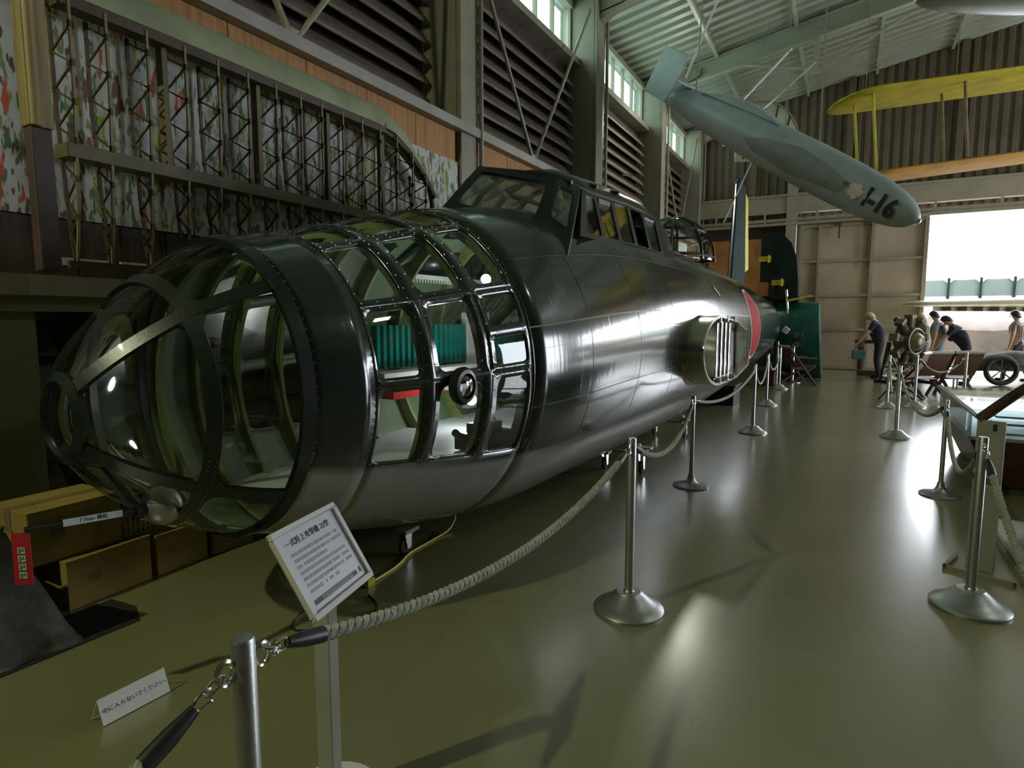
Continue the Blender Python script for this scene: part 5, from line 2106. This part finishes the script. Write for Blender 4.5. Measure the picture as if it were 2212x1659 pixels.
t = thing('notice_stand', 'red post with a blue and white notice beside the far ropes', 'sign', (-1.62, 15.9, 0))
m = MB(); m.lathe([(.14, 0), (.14, .02), (.03, .03)], 20); m.build('stand_foot', 'maroon', t)
m = MB(); m.tube([(0, 0, .03), (0, 0, .8)], .025, 10); m.build('stand_post', 'red_paint', t, smooth=True)
m = MB(); m.box((-.09, -.03, .72), (.09, -.01, 1.0)); b_o = m.build('notice', 'blue_print', t, bevel=.004)
m = MB(); m.box((-.07, -.036, .86), (.07, -.03, .97)); m.build('notice_top', 'paper', b_o)
m = MB(); m.box((-.06, -.036, .76), (.06, -.03, .82)); m.build('notice_stripe', 'red_paint', b_o)
t = thing('camera_box', 'white box on a pale pole behind the blue notice', 'box', (-1.50, 16.6, 0))
m = MB(); m.tube([(0, 0, 0), (0, 0, 1.0)], .03, 10); m.build('pole', 'metal_silver', t, smooth=True)
m = MB(); m.box((-.07, -.12, .97), (.07, .12, 1.12), Matrix.Rotation(R(35), 4, 'Y') @ Matrix.Translation((-.6, 0, .1))); m.build('housing', 'white_paint', t, bevel=.01)
m = MB(); m.box((-1.78, 15.2, 0), (-1.42, 15.55, .36)); m.box((-1.80, 15.18, .33), (-1.40, 15.57, .37))
tag(m.build('maroon_chest', 'maroon', bevel=.012), 'low maroon chest at the foot of the far rope posts', 'chest')

# ================================================================ folding chairs
def chair(label, x, y, rz):
    t = thing('folding_chair', label, 'chair', (x, y, 0), (0, 0, R(rz)), 'wooden folding chairs')
    # faces +y; back at -y
    for s in (1, -1):
        m = MB(); m.bar((s * .25, -.38, .92), (s * .25, .30, 0.0), .035, .055, (1, 0, 0)); m.build('back_leg', 'chair_wood', t, bevel=.004)
        m = MB(); m.bar((s * .21, .28, .46), (s * .21, -.34, 0.0), .035, .055, (1, 0, 0)); m.build('front_leg', 'chair_wood', t, bevel=.004)
        m = MB(); m.bar((s * .25, -.22, .66), (s * .25, .28, .64), .05, .03); m.build('armrest', 'chair_wood', t, bevel=.004)
    m = MB()
    for k in range(8):
        u = k / 7
        y0, z0 = lerp(.27, -.12, u), lerp(.46, .36, u) - .03 * math.sin(PI * u)
        m.add([(-.19, y0, z0), (.19, y0, z0)], []) if False else None
    secs = [[(-.19, lerp(.27, -.12, u), lerp(.47, .38, u) - .03 * math.sin(PI * u)), (.19, lerp(.27, -.12, u), lerp(.47, .38, u) - .03 * math.sin(PI * u)), (.19, lerp(.27, -.12, u), lerp(.45, .36, u) - .03 * math.sin(PI * u)), (-.19, lerp(.27, -.12, u), lerp(.45, .36, u) - .03 * math.sin(PI * u))] for u in [q / 8 for q in range(9)]]
    m.loft(secs); m.build('seat', 'chair_seat', t)
    m = MB()
    secs = [[(-.23, lerp(-.12, -.365, u) - .04 * math.sin(PI * u), lerp(.44, .88, u)), (.23, lerp(-.12, -.365, u) - .04 * math.sin(PI * u), lerp(.44, .88, u)), (.23, lerp(-.12, -.365, u) - .04 * math.sin(PI * u) - .02, lerp(.44, .88, u)), (-.23, lerp(-.12, -.365, u) - .04 * math.sin(PI * u) - .02, lerp(.44, .88, u))] for u in [q / 8 for q in range(9)]]
    m.loft(secs); m.build('backrest', 'chair_seat', t)
    m = MB(); m.tube([(-.26, -.385, .91), (.26, -.385, .91)], .032, 10); m.build('top_roll', 'white_wing', t, smooth=True)
    m = MB(); m.bar((-.25, .05, .36), (.25, .05, .36), .03, .03); m.build('cross_bar', 'chair_wood', t)
    return t
chair('dark wooden folding chair seen from the side, leftmost of the row', .98, 13.8, 72)
chair('dark wooden folding chair seen from behind, middle of the row of three', 1.42, 14.5, 28)
chair('dark wooden folding chair seen from behind, rightmost of the row of three', 2.0, 14.95, 20)
chair('dark wooden folding chair standing alone by the pedestal fan', -.95, 15.9, -60)
t = thing('low_table', 'low grey table between the folding chairs and the visitors', 'table', (1.75, 16.2, 0))
m = MB(); m.box((-.45, -.3, .52), (.45, .3, .56)); m.build('table_top', 'lining_grey', t, bevel=.006)
for sx in (-1, 1):
    for sy in (-1, 1):
        m = MB(); m.tube([(sx * .4, sy * .25, 0), (sx * .4, sy * .25, .52)], .018, 8); m.build('leg', 'metal_silver', t, smooth=True)

# ================================================================ radial engine on a stand
t = thing('radial_engine', 'brown radial aero engine on a stand in front of the sliding door', 'engine', (1.34, 17.5, 0), (0, 0, R(55)))
m = MB()
vs, fs = [], []
pr = [(.10, -.32), (.16, -.28), (.24, -.16), (.28, 0), (.26, .2), (.18, .28)]
for rr, yy in pr:
    for k in range(24):
        vs.append((rr * math.cos(k * PI / 12), yy, 1.02 + rr * math.sin(k * PI / 12)))
for i in range(len(pr) - 1):
    for k in range(24):
        fs.append((i * 24 + k, i * 24 + (k + 1) % 24, i * 24 + 24 + (k + 1) % 24, i * 24 + 24 + k))
fs += [tuple(range(24)), tuple(range(120, 144))]
m.add(vs, fs); m.build('crankcase', 'engine_metal', t, smooth=True)
cyl = MB()
cyl.tube([(0, 0, .24), (0, 0, .58)], .075, 12)
for k in range(8):
    cyl.tube([(0, 0, .30 + k * .032), (0, 0, .312 + k * .032)], .105, 12)
cyl.box((-.09, -.10, .56), (.09, .10, .64))
c0 = None
for k in range(9):
    if c0 is None:
        c0 = cyl.build('cylinder', 'engine_dark', t); o = c0
    else:
        o = c0.copy(); COL.objects.link(o)
    o.location = (0, 0, 1.02); o.rotation_euler = (0, R(40 * k), 0)
m = MB(); m.tube([(.30 * math.cos(2 * PI * k / 28), -.17, 1.02 + .30 * math.sin(2 * PI * k / 28)) for k in range(28)], .03, 8, closed=True); m.build('manifold', 'engine_metal', t, smooth=True)
for s in (1, -1):
    m = MB(); m.bar((s * .35, .25, 1.0), (s * .45, .35, 0), .07, .07); m.bar((s * .45, -.5, .035), (s * .45, .5, .035), .07, .07); m.build('engine_stand', 'black_paint', t)
t = thing('steel_rack', 'dark C-shaped steel bracket standing left of the visitor in navy', 'rack', (.36, 19.6, 0))
m = MB(); m.box((-.05, -.05, 0), (.05, .05, .98)); m.build('upright', 'rib_wood', t)
m = MB(); m.box((-.14, -.05, .88), (.30, .05, .98)); m.build('top_arm', 'rib_wood', t)
m = MB(); m.box((-.05, -.3, 0), (.42, .05, .14)); m.build('foot_arm', 'rib_wood', t)
# wheel assembly and vehicle chassis under the white wing
t = thing('gun_carriage', 'dark wheeled chassis under the white wing', 'chassis', (3.15, 18.2, 0), (0, 0, R(12)))
for s, nm in ((0, 'carriage_wheel'), (1.3, 'carriage_wheel')):
    m = MB(); m.tube([(s + .30 * math.cos(2 * PI * k / 28), -.35, .36 + .30 * math.sin(2 * PI * k / 28)) for k in range(28)], .06, 8, closed=True)
    w = m.build(nm, 'rubber', t, smooth=True)
    m = MB()
    for k in range(8):
        m.tube([(s, -.35, .36), (s + .28 * math.cos(k * PI / 4), -.35, .36 + .28 * math.sin(k * PI / 4))], .014, 5)
    m.build('spokes', 'engine_dark', w)
m = MB(); m.bar((-.5, -.2, .40), (2.0, -.2, .42), .12, .14); m.bar((-.5, .25, .40), (2.0, .25, .42), .12, .14); m.bar((0, -.35, .36), (0, .35, .36), .06, .06); m.bar((1.3, -.35, .36), (1.3, .35, .36), .06, .06); m.build('carriage_frame', 'engine_dark', t)
m = MB()
secs = []
for x, w, h in ((-.45, .1, .05), (-.2, .25, .22), (.3, .32, .34), (.9, .30, .30), (1.4, .22, .16), (1.7, .08, .04)):
    secs.append([(x, w * math.cos(R(a)), .48 + h * math.sin(R(a))) for a in range(0, 181, 18)])
m.loft(secs); m.build('carriage_cover', 'tarp', t, smooth=True)

# ================================================================ glass case and exhibits on the right
t = thing('glass_case', 'low dark display case with a glass cover at the right edge', 'display case', (0, 0, 0))
t.location = (1.02, 6.62, 0)
m = MB(); m.loft([[(.22, .3, 0), (2.1, .3, 0), (2.1, 2.0, 0), (.22, 2.0, 0)], [(.0, .03, .48), (2.2, .03, .48), (2.2, 2.12, .48), (.0, 2.12, .48)]]); m.build('case_base', 'chair_wood', t, bevel=.01)
m = MB(); m.box((-.015, .015, .48), (2.215, 2.135, .51)); m.build('case_rim', 'metal_silver', t)
for lo, hi in (((0, .03, .51), (2.2, .036, .75)), ((0, 2.114, .51), (2.2, 2.12, .75)), ((0, .036, .51), (.006, 2.114, .75)), ((2.194, .036, .51), (2.2, 2.114, .75)), ((0, .03, .75), (2.2, 2.12, .756))):
    m = MB(); m.box(lo, hi); m.build('glass_pane', 'glass_case', t)
for k, (x, y, w, h, mt_) in enumerate(((.25, .4, .35, .5, 'paper'), (.8, .5, .4, .3, 'paper'), (.3, 1.3, .5, .4, 'paper'), (1.1, 1.2, .4, .6, 'engine_metal'), (.4, 2.1, .6, .45, 'paper'), (1.5, .5, .4, .4, 'paper'))):
    m = MB(); m.box((1.05 + x, 6.6 + y * .7, .511), (1.05 + x + w, 6.6 + y * .7 + h * .7, .511 + (.012 if mt_ == 'paper' else .10)))
    o = m.build('exhibit_sheet' if mt_ == 'paper' else 'exhibit_part', mt_, bevel=.003)
    tag(o, ['white sheet at the near corner inside the glass case', 'small white sheet behind the near corner sheet in the case', 'white sheet in the middle of the glass case on the left', 'metal part lying in the middle of the glass case', 'white sheet at the far end inside the glass case', 'white sheet near the right side of the glass case'][k], 'sheet' if mt_ == 'paper' else 'metal part')
# flat post with bracket foot
t = thing('label_post', 'flat grey post with an angle-iron foot behind the large right-hand rope post', 'post', (.80, 4.56, 0), (0, 0, R(-20)))
m = MB(); m.box((-.07, -.012, 0), (.07, .012, .94)); m.build('plate', 'rail_grey', t, bevel=.003)
m = MB(); m.box((-.16, -.14, 0), (-.14, .14, .022)); m.box((-.16, -.14, 0), (.2, -.12, .022)); m.build('foot', 'steel_paint', t)
m = MB(); m.box((.01, -.016, .88), (.03, -.012, .92)); m.build('label_clip', 'black_plastic', t)
# rusty bent blade on the post
t = thing('propeller_wreck', 'brown rusted blade and pale strip forming a V above the large rope post', 'wreck part', (.74, 4.60, .935))
m = MB()
secs = []
for u, w in ((0, .045), (.25, .05), (.6, .045), (.85, .03), (1, .008)):
    p = lerp(Vector((0, 0, 0)), Vector((.29, .10, .26)), u)
    secs.append([p + Vector((.02 * math.cos(a), .045 * math.sin(a) * w / .05, -w * .5 * math.cos(a))) for a in [2 * PI * q / 10 for q in range(10)]])
m.loft(secs); m.build('blade', 'rust', t, smooth=True)
m = MB(); m.bar((.01, 0, .005), (-.20, .12, .19), .05, .012); m.build('pale_strip', 'rail_grey', t)
# white board with rusty wreckage
m = MB(); m.box((1.02, 4.35, 0), (2.3, 5.55, .06)); m.box((1.0, 4.33, .05), (2.32, 5.57, .075))
tag(m.build('white_plinth', 'white_paint', bevel=.008), 'low white plinth at the right edge under the rusty wreckage', 'plinth')
def lump(name, label, c, r, seed, mt_='rust'):
    bm = bmesh.new()
    bmesh.ops.create_icosphere(bm, subdivisions=4, radius=1)
    rn = random.Random(seed)
    ws = [(Vector((rn.uniform(-1, 1), rn.uniform(-1, 1), rn.uniform(-1, 1))) * rn.uniform(1.5, 6), rn.uniform(0, 6), rn.uniform(.03, .14)) for _ in range(12)]
    for v in bm.verts:
        d = sum(a * math.sin(k.dot(v.co) + p) for k, p, a in ws)
        v.co = v.co * (1 + d)
        v.co = Vector((v.co.x * r[0], v.co.y * r[1], v.co.z * r[2]))
    mn = min(v.co.z for v in bm.verts)
    for v in bm.verts:
        v.co.z -= mn
    me = bpy.data.meshes.new(name); bm.to_mesh(me); bm.free()
    me.materials.append(MATS[mt_]); me.shade_smooth()
    o = bpy.data.objects.new(name, me); COL.objects.link(o); o.location = c
    return tag(o, label, 'wreck part')
lump('rusty_wreckage', 'large rusty lump of wreckage on the white plinth', (1.42, 4.98, .075), (.24, .22, .11), 4)
lump('rusty_wreckage', 'small rusty fragment in front of the large lump on the white plinth', (1.25, 4.60, .075), (.13, .08, .045), 9)
t = thing('curved_rib', 'dark curved metal rib lying at the right edge of the white plinth', 'wreck part', (1.22, 4.36, .078))
m = MB(); m.tube([(-.02, -.02, .15), (.02, .02, .13), (.12, .02, .05), (.2, -.02, .03), (.34, -.1, .02)], [.012, .03, .03, .03, .02], 8); m.build('rib_strip', 'rust', t, smooth=True)

# ================================================================ lamps as things
t = thing('floodlight', 'bright floodlight mounted high on the far column behind the glider', 'lamp', SPOT)
m = MB(); m.ball((.06, -.12, -.05), .10, 16, 12); m.build('lamp_lens', 'lamp_glow', t, smooth=True)
m = MB(); m.lathe([(.05, .25), (.12, .2), (.16, .05), (.17, 0)], 24); h_ = m.build('reflector', 'steel_paint', t, smooth=True)
m = MB(); m.bar((0, .02, .2), (-.75, .02, .3), .05, .05); m.build('bracket', 'steel_paint', t)
t = thing('floodlight', 'floodlight on the left wall behind the camera', 'lamp', FLOOD)
m = MB(); m.box((-.25, -.18, .02), (.15, .14, .22)); m.build('housing', 'steel_paint', t, bevel=.02)
m = MB(); m.bar((-.2, 0, .1), (-1.1, 0, .1), .06, .06); m.build('bracket', 'steel_paint', t)
t = thing('fill_lamp', 'round lamp added under the roof as weak fill, out of the picture on the right', 'lamp', (6, 6, 8.65))
m = MB(); m.lathe([(.30, 0), (.32, .02), (.2, .2), (.06, .28), (.03, .6)], 28); m.build('shade', 'steel_paint', t, smooth=True)

# ================================================================ visitors
def person(label, loc, rz, lean=0, shirt='cloth_navy', trousers='cloth_black', hair='hair_black', sleeve=.55, arms=None, stride=0.0, height=1.70, head_drop=10, long_hair=False):
    """faces +x; lean in degrees forward"""
    k = height / 1.70
    L_ = R(lean)
    def sp(d, side=0.0, fwd=0.0):          # a point on the leaning spine, d above the pelvis
        return Vector((math.sin(L_) * d + math.cos(L_) * fwd, side, .92 + math.cos(L_) * d - math.sin(L_) * fwd))
    V, E, Rr, reg = [], [], [], []
    def node(p, r, parent=None, region=''):
        V.append(Vector(p) * k); q_ = k * (1.22 if region in 'st' else 1.08); Rr.append((r[0] * q_, r[1] * q_) if isinstance(r, tuple) else (r * q_, r * q_)); reg.append(region)
        if parent is not None:
            E.append((parent, len(V) - 1))
        return len(V) - 1
    pel = node((0, 0, .92), (.115, .155), None, 't')
    waist = node(sp(.18), (.105, .14), pel, 's')
    chest = node(sp(.38), (.115, .165), waist, 's')
    upper = node(sp(.50), (.085, .12), chest, 's')
    neck = node(sp(.585), .052, upper, 'k')
    hd = R(lean + head_drop)
    hb = sp(.585) + Vector((math.sin(hd), 0, math.cos(hd))) * .06
    head0 = node(hb, (.062, .058), neck, 'k')
    hc = sp(.585) + Vector((math.sin(hd), 0, math.cos(hd))) * .135 + Vector((math.cos(hd), 0, -math.sin(hd))) * .02
    head1 = node(hc, (.098, .080), head0, 'k')
    ht = hc + Vector((math.sin(hd), 0, math.cos(hd))) * .07
    head2 = node(ht, (.070, .062), head1, 'k')
    hands = []
    for s in (1, -1):
        hip = node((0, s * .095, .86), .085, pel, 't')
        st = stride * s
        kn = node((.04 + st * .55, s * .105, .49), .060, hip, 't')
        an = node((st * 1.0 - .02, s * .11, .10), .042, kn, 't')
        he = node((st * 1.0 - .03, s * .11, .045), .040, an, 'f')
        toe = node((st * 1.0 + .15, s * .12, .032), .032, he, 'f')
        sh = node(sp(.47, s * .175), .062, upper, 's')
        if arms and arms[0 if s > 0 else 1]:
            el, wr = [Vector(q) for q in arms[0 if s > 0 else 1]]
        else:
            el = sp(.47, s * .215) + Vector((.0, 0, -.29)); wr = el + Vector((.05, 0, -.25))
        mid_ = lerp(V[sh] / k, el, .55)
        n1 = node(mid_, .050, sh, 's')
        n2 = node(el, .042, n1, 'a')
        n3 = node(wr, .028, n2, 'a')
        dh = (wr - el).normalized()
        hd_ = wr + dh * .055
        n4 = node(hd_, (.018, .034), n3, 'a')
        hands.append((wr * k, hd_ * k, dh, s))
    me = bpy.data.meshes.new('figure')
    me.from_pydata(V, E, [])
    o = bpy.data.objects.new('figure_tmp', me); COL.objects.link(o)
    sm = o.modifiers.new('skin', 'SKIN')
    for i, sv in enumerate(me.skin_vertices[0].data):
        sv.radius = Rr[i]
    me.skin_vertices[0].data[0].use_root = True
    sub = o.modifiers.new('sub', 'SUBSURF'); sub.levels = 2; sub.render_levels = 2
    bpy.context.view_layer.update()
    dg = bpy.context.evaluated_depsgraph_get()
    body = bpy.data.meshes.new_from_object(o.evaluated_get(dg))
    bpy.data.objects.remove(o)
    bm = bmesh.new(); bm.from_mesh(body)
    nbase = len(bm.faces)
    # fingers, nose, ears joined into the same mesh
    extra = MB()
    for wr, hp, dh, s in hands:
        side = dh.cross(Vector((0, 1, 0)))
        side = side.normalized() if side.length > .1 else Vector((1, 0, 0))
        curl = dh.cross(side).normalized() * (-s)
        for q in range(4):
            b0 = hp + side * ((q - 1.5) * .019 * k) + dh * .02
            ln = (.075, .085, .08, .062)[q] * k
            extra.tube([b0, b0 + dh * ln * .5 + curl * .008, b0 + dh * ln * .85 + curl * .028], [.0095 * k, .0088 * k, .006 * k], 6)
        b0 = hp + side * (.032 * k) - dh * .02
        extra.tube([b0, b0 + side * .025 * k + dh * .02, b0 + side * .034 * k + dh * .055], [.011 * k, .010 * k, .007 * k], 6)
    up = Vector((math.sin(hd), 0, math.cos(hd))); fw = Vector((math.cos(hd), 0, -math.sin(hd)))
    H = Vector(hc) * k
    extra.tube([H + fw * .085 * k + up * .025 * k, H + fw * .112 * k - up * .012 * k, H + fw * .09 * k - up * .02 * k], [.008, .014, .008], 6)
    for s in (1, -1):
        c = H + Vector((0, s * .078 * k, 0))
        extra.ball((c.x - .005, c.y, c.z), (.022, .010, .032), 8, 6)
    extra.tube([H + fw * .082 * k - up * .052 * k + Vector((0, -.022, 0)), H + fw * .093 * k - up * .052 * k, H + fw * .082 * k - up * .052 * k + Vector((0, .022, 0))], .006, 5)
    vmap = [bm.verts.new(v) for v in extra.v]
    for f in extra.f:
        try:
            bm.faces.new([vmap[i] for i in f])
        except ValueError:
            pass
    eyes = MB()
    for s in (1, -1):
        c = H + fw * .083 * k + up * .022 * k + Vector((0, s * .032 * k, 0))
        eyes.ball(tuple(c), .009, 8, 6)
    ne = len(bm.faces)
    vmap = [bm.verts.new(v) for v in eyes.v]
    for f in eyes.f:
        try:
            bm.faces.new([vmap[i] for i in f])
        except ValueError:
            pass
    mats = {'t': 1, 's': 0, 'k': 2, 'a': 2, 'f': 3}
    bm.faces.ensure_lookup_table()
    segs = [(V[a], V[b], reg[b]) for a, b in E]
    for i, f in enumerate(bm.faces):
        f.smooth = True
        if i >= ne:
            f.material_index = 3; continue
        if i >= nbase:
            f.material_index = 2; continue
        c = f.calc_center_median()
        best, bd = 's', 9
        for a, b, rg in segs:
            d = b - a
            u = max(0, min(1, (c - a).dot(d) / d.length_squared))
            dist = (c - (a + d * u)).length
            if dist < bd:
                bd, best = dist, rg
                if rg == 's' and False: pass
        f.material_index = mats[best]
    body.materials.clear()
    bm.to_mesh(body); bm.free()
    for nm in (shirt, trousers, 'skin', 'cloth_black'):
        body.materials.append(MATS[nm])
    t = thing('person', label, 'person', loc, (0, 0, R(rz)), 'visitors by the door')
    ob = bpy.data.objects.new('body', body); COL.objects.link(ob); ob.parent = t
    # hair
    m = MB()
    vs, fs = [], []
    rows_, cols_ = 7, 20
    for i in range(rows_ + 1):
        for q in range(cols_):
            a = 2 * PI * q / cols_
            e = R(lerp(90, lerp(-28, 30, (.5 + .5 * math.cos(a)) ** 2), i / rows_))
            back = -math.cos(a)
            drop = (0.055 if not long_hair else .18) * max(0, back) * (i / rows_) ** 2
            lift = 0
            p = H + up * (.012 + (.112 * math.sin(e)) - drop + lift) * k + fw * (.098 * math.cos(e) * math.cos(a) - .008) * k + Vector((0, .088 * k * math.cos(e) * math.sin(a), 0))
            vs.append(p)
    for i in range(rows_):
        for q in range(cols_):
            fs.append((i * cols_ + q, i * cols_ + (q + 1) % cols_, (i + 1) * cols_ + (q + 1) % cols_, (i + 1) * cols_ + q))
    m.add(vs, fs)
    hr = m.build('hair', hair, t, smooth=True)
    so = hr.modifiers.new('thick', 'SOLIDIFY'); so.thickness = .012; so.offset = 1
    return t
person('person with pale hair in a navy shirt, leaning forward with a teal bag', (.78, 18.6, 0), 172, 16, 'cloth_navy', 'cloth_black', 'hair_grey', arms=(((.30, .22, 1.14), (.45, .18, .92)), ((.30, -.22, 1.14), (.40, -.16, .92))), height=1.74, head_drop=22)
t = thing('shoulder_bag', 'teal bag held low by the person with pale hair', 'bag', (.32, 18.5, .50), (0, 0, R(10)))
m = MB(); m.box((-.17, -.05, 0), (.17, .05, .24)); m.build('bag_body', 'bag_teal', t, bevel=.03)
m = MB(); m.tube([(-.12, 0, .23), (-.08, 0, .33), (.08, 0, .33), (.12, 0, .23)], .01, 6); m.build('handle', 'black_plastic', t)
person('person with dark hair in plum clothes behind the radial engine', (1.40, 19.5, 0), 200, 12, 'cloth_plum', 'cloth_black', 'hair_black', height=1.60, head_drop=25, long_hair=True)
person('person in pale green behind the one with the backpack', (1.80, 19.2, 0), 185, 4, 'cloth_green', 'cloth_jeans', 'hair_grey', height=1.66, long_hair=True)
person('person in a grey shirt and pale trousers wearing a dark backpack', (2.08, 18.7, 0), 165, 8, 'cloth_grey', 'cloth_jeans', 'hair_black', height=1.72, head_drop=14)
t = thing('backpack', 'dark backpack worn by the person in grey', 'bag', (2.20, 18.62, 1.02), (0, R(-6), R(165)))
m = MB(); m.box((-.20, -.15, 0), (-.05, .15, .42)); m.build('pack_body', 'cloth_plum', t, bevel=.05)
for s in (1, -1):
    m = MB(); m.tube([(-.08, s * .10, .40), (.05, s * .11, .46), (.12, s * .12, .30), (.0, s * .13, .08)], .016, 6); m.build('strap', 'cloth_black', t, smooth=True)
person('person in a black shirt bending forward beside the chairs', (2.50, 17.6, 0), 172, 34, 'cloth_navy', 'cloth_black', 'hair_black', arms=(((.48, .2, 1.06), (.60, .14, .86)), ((.48, -.2, 1.06), (.60, -.14, .86))), height=1.72, head_drop=5)
person('person in a striped shirt and dark trousers striding past under the white wing', (3.75, 19.3, 0), 150, 4, 'cloth_stripe', 'cloth_black', 'hair_black', stride=.22, height=1.72)
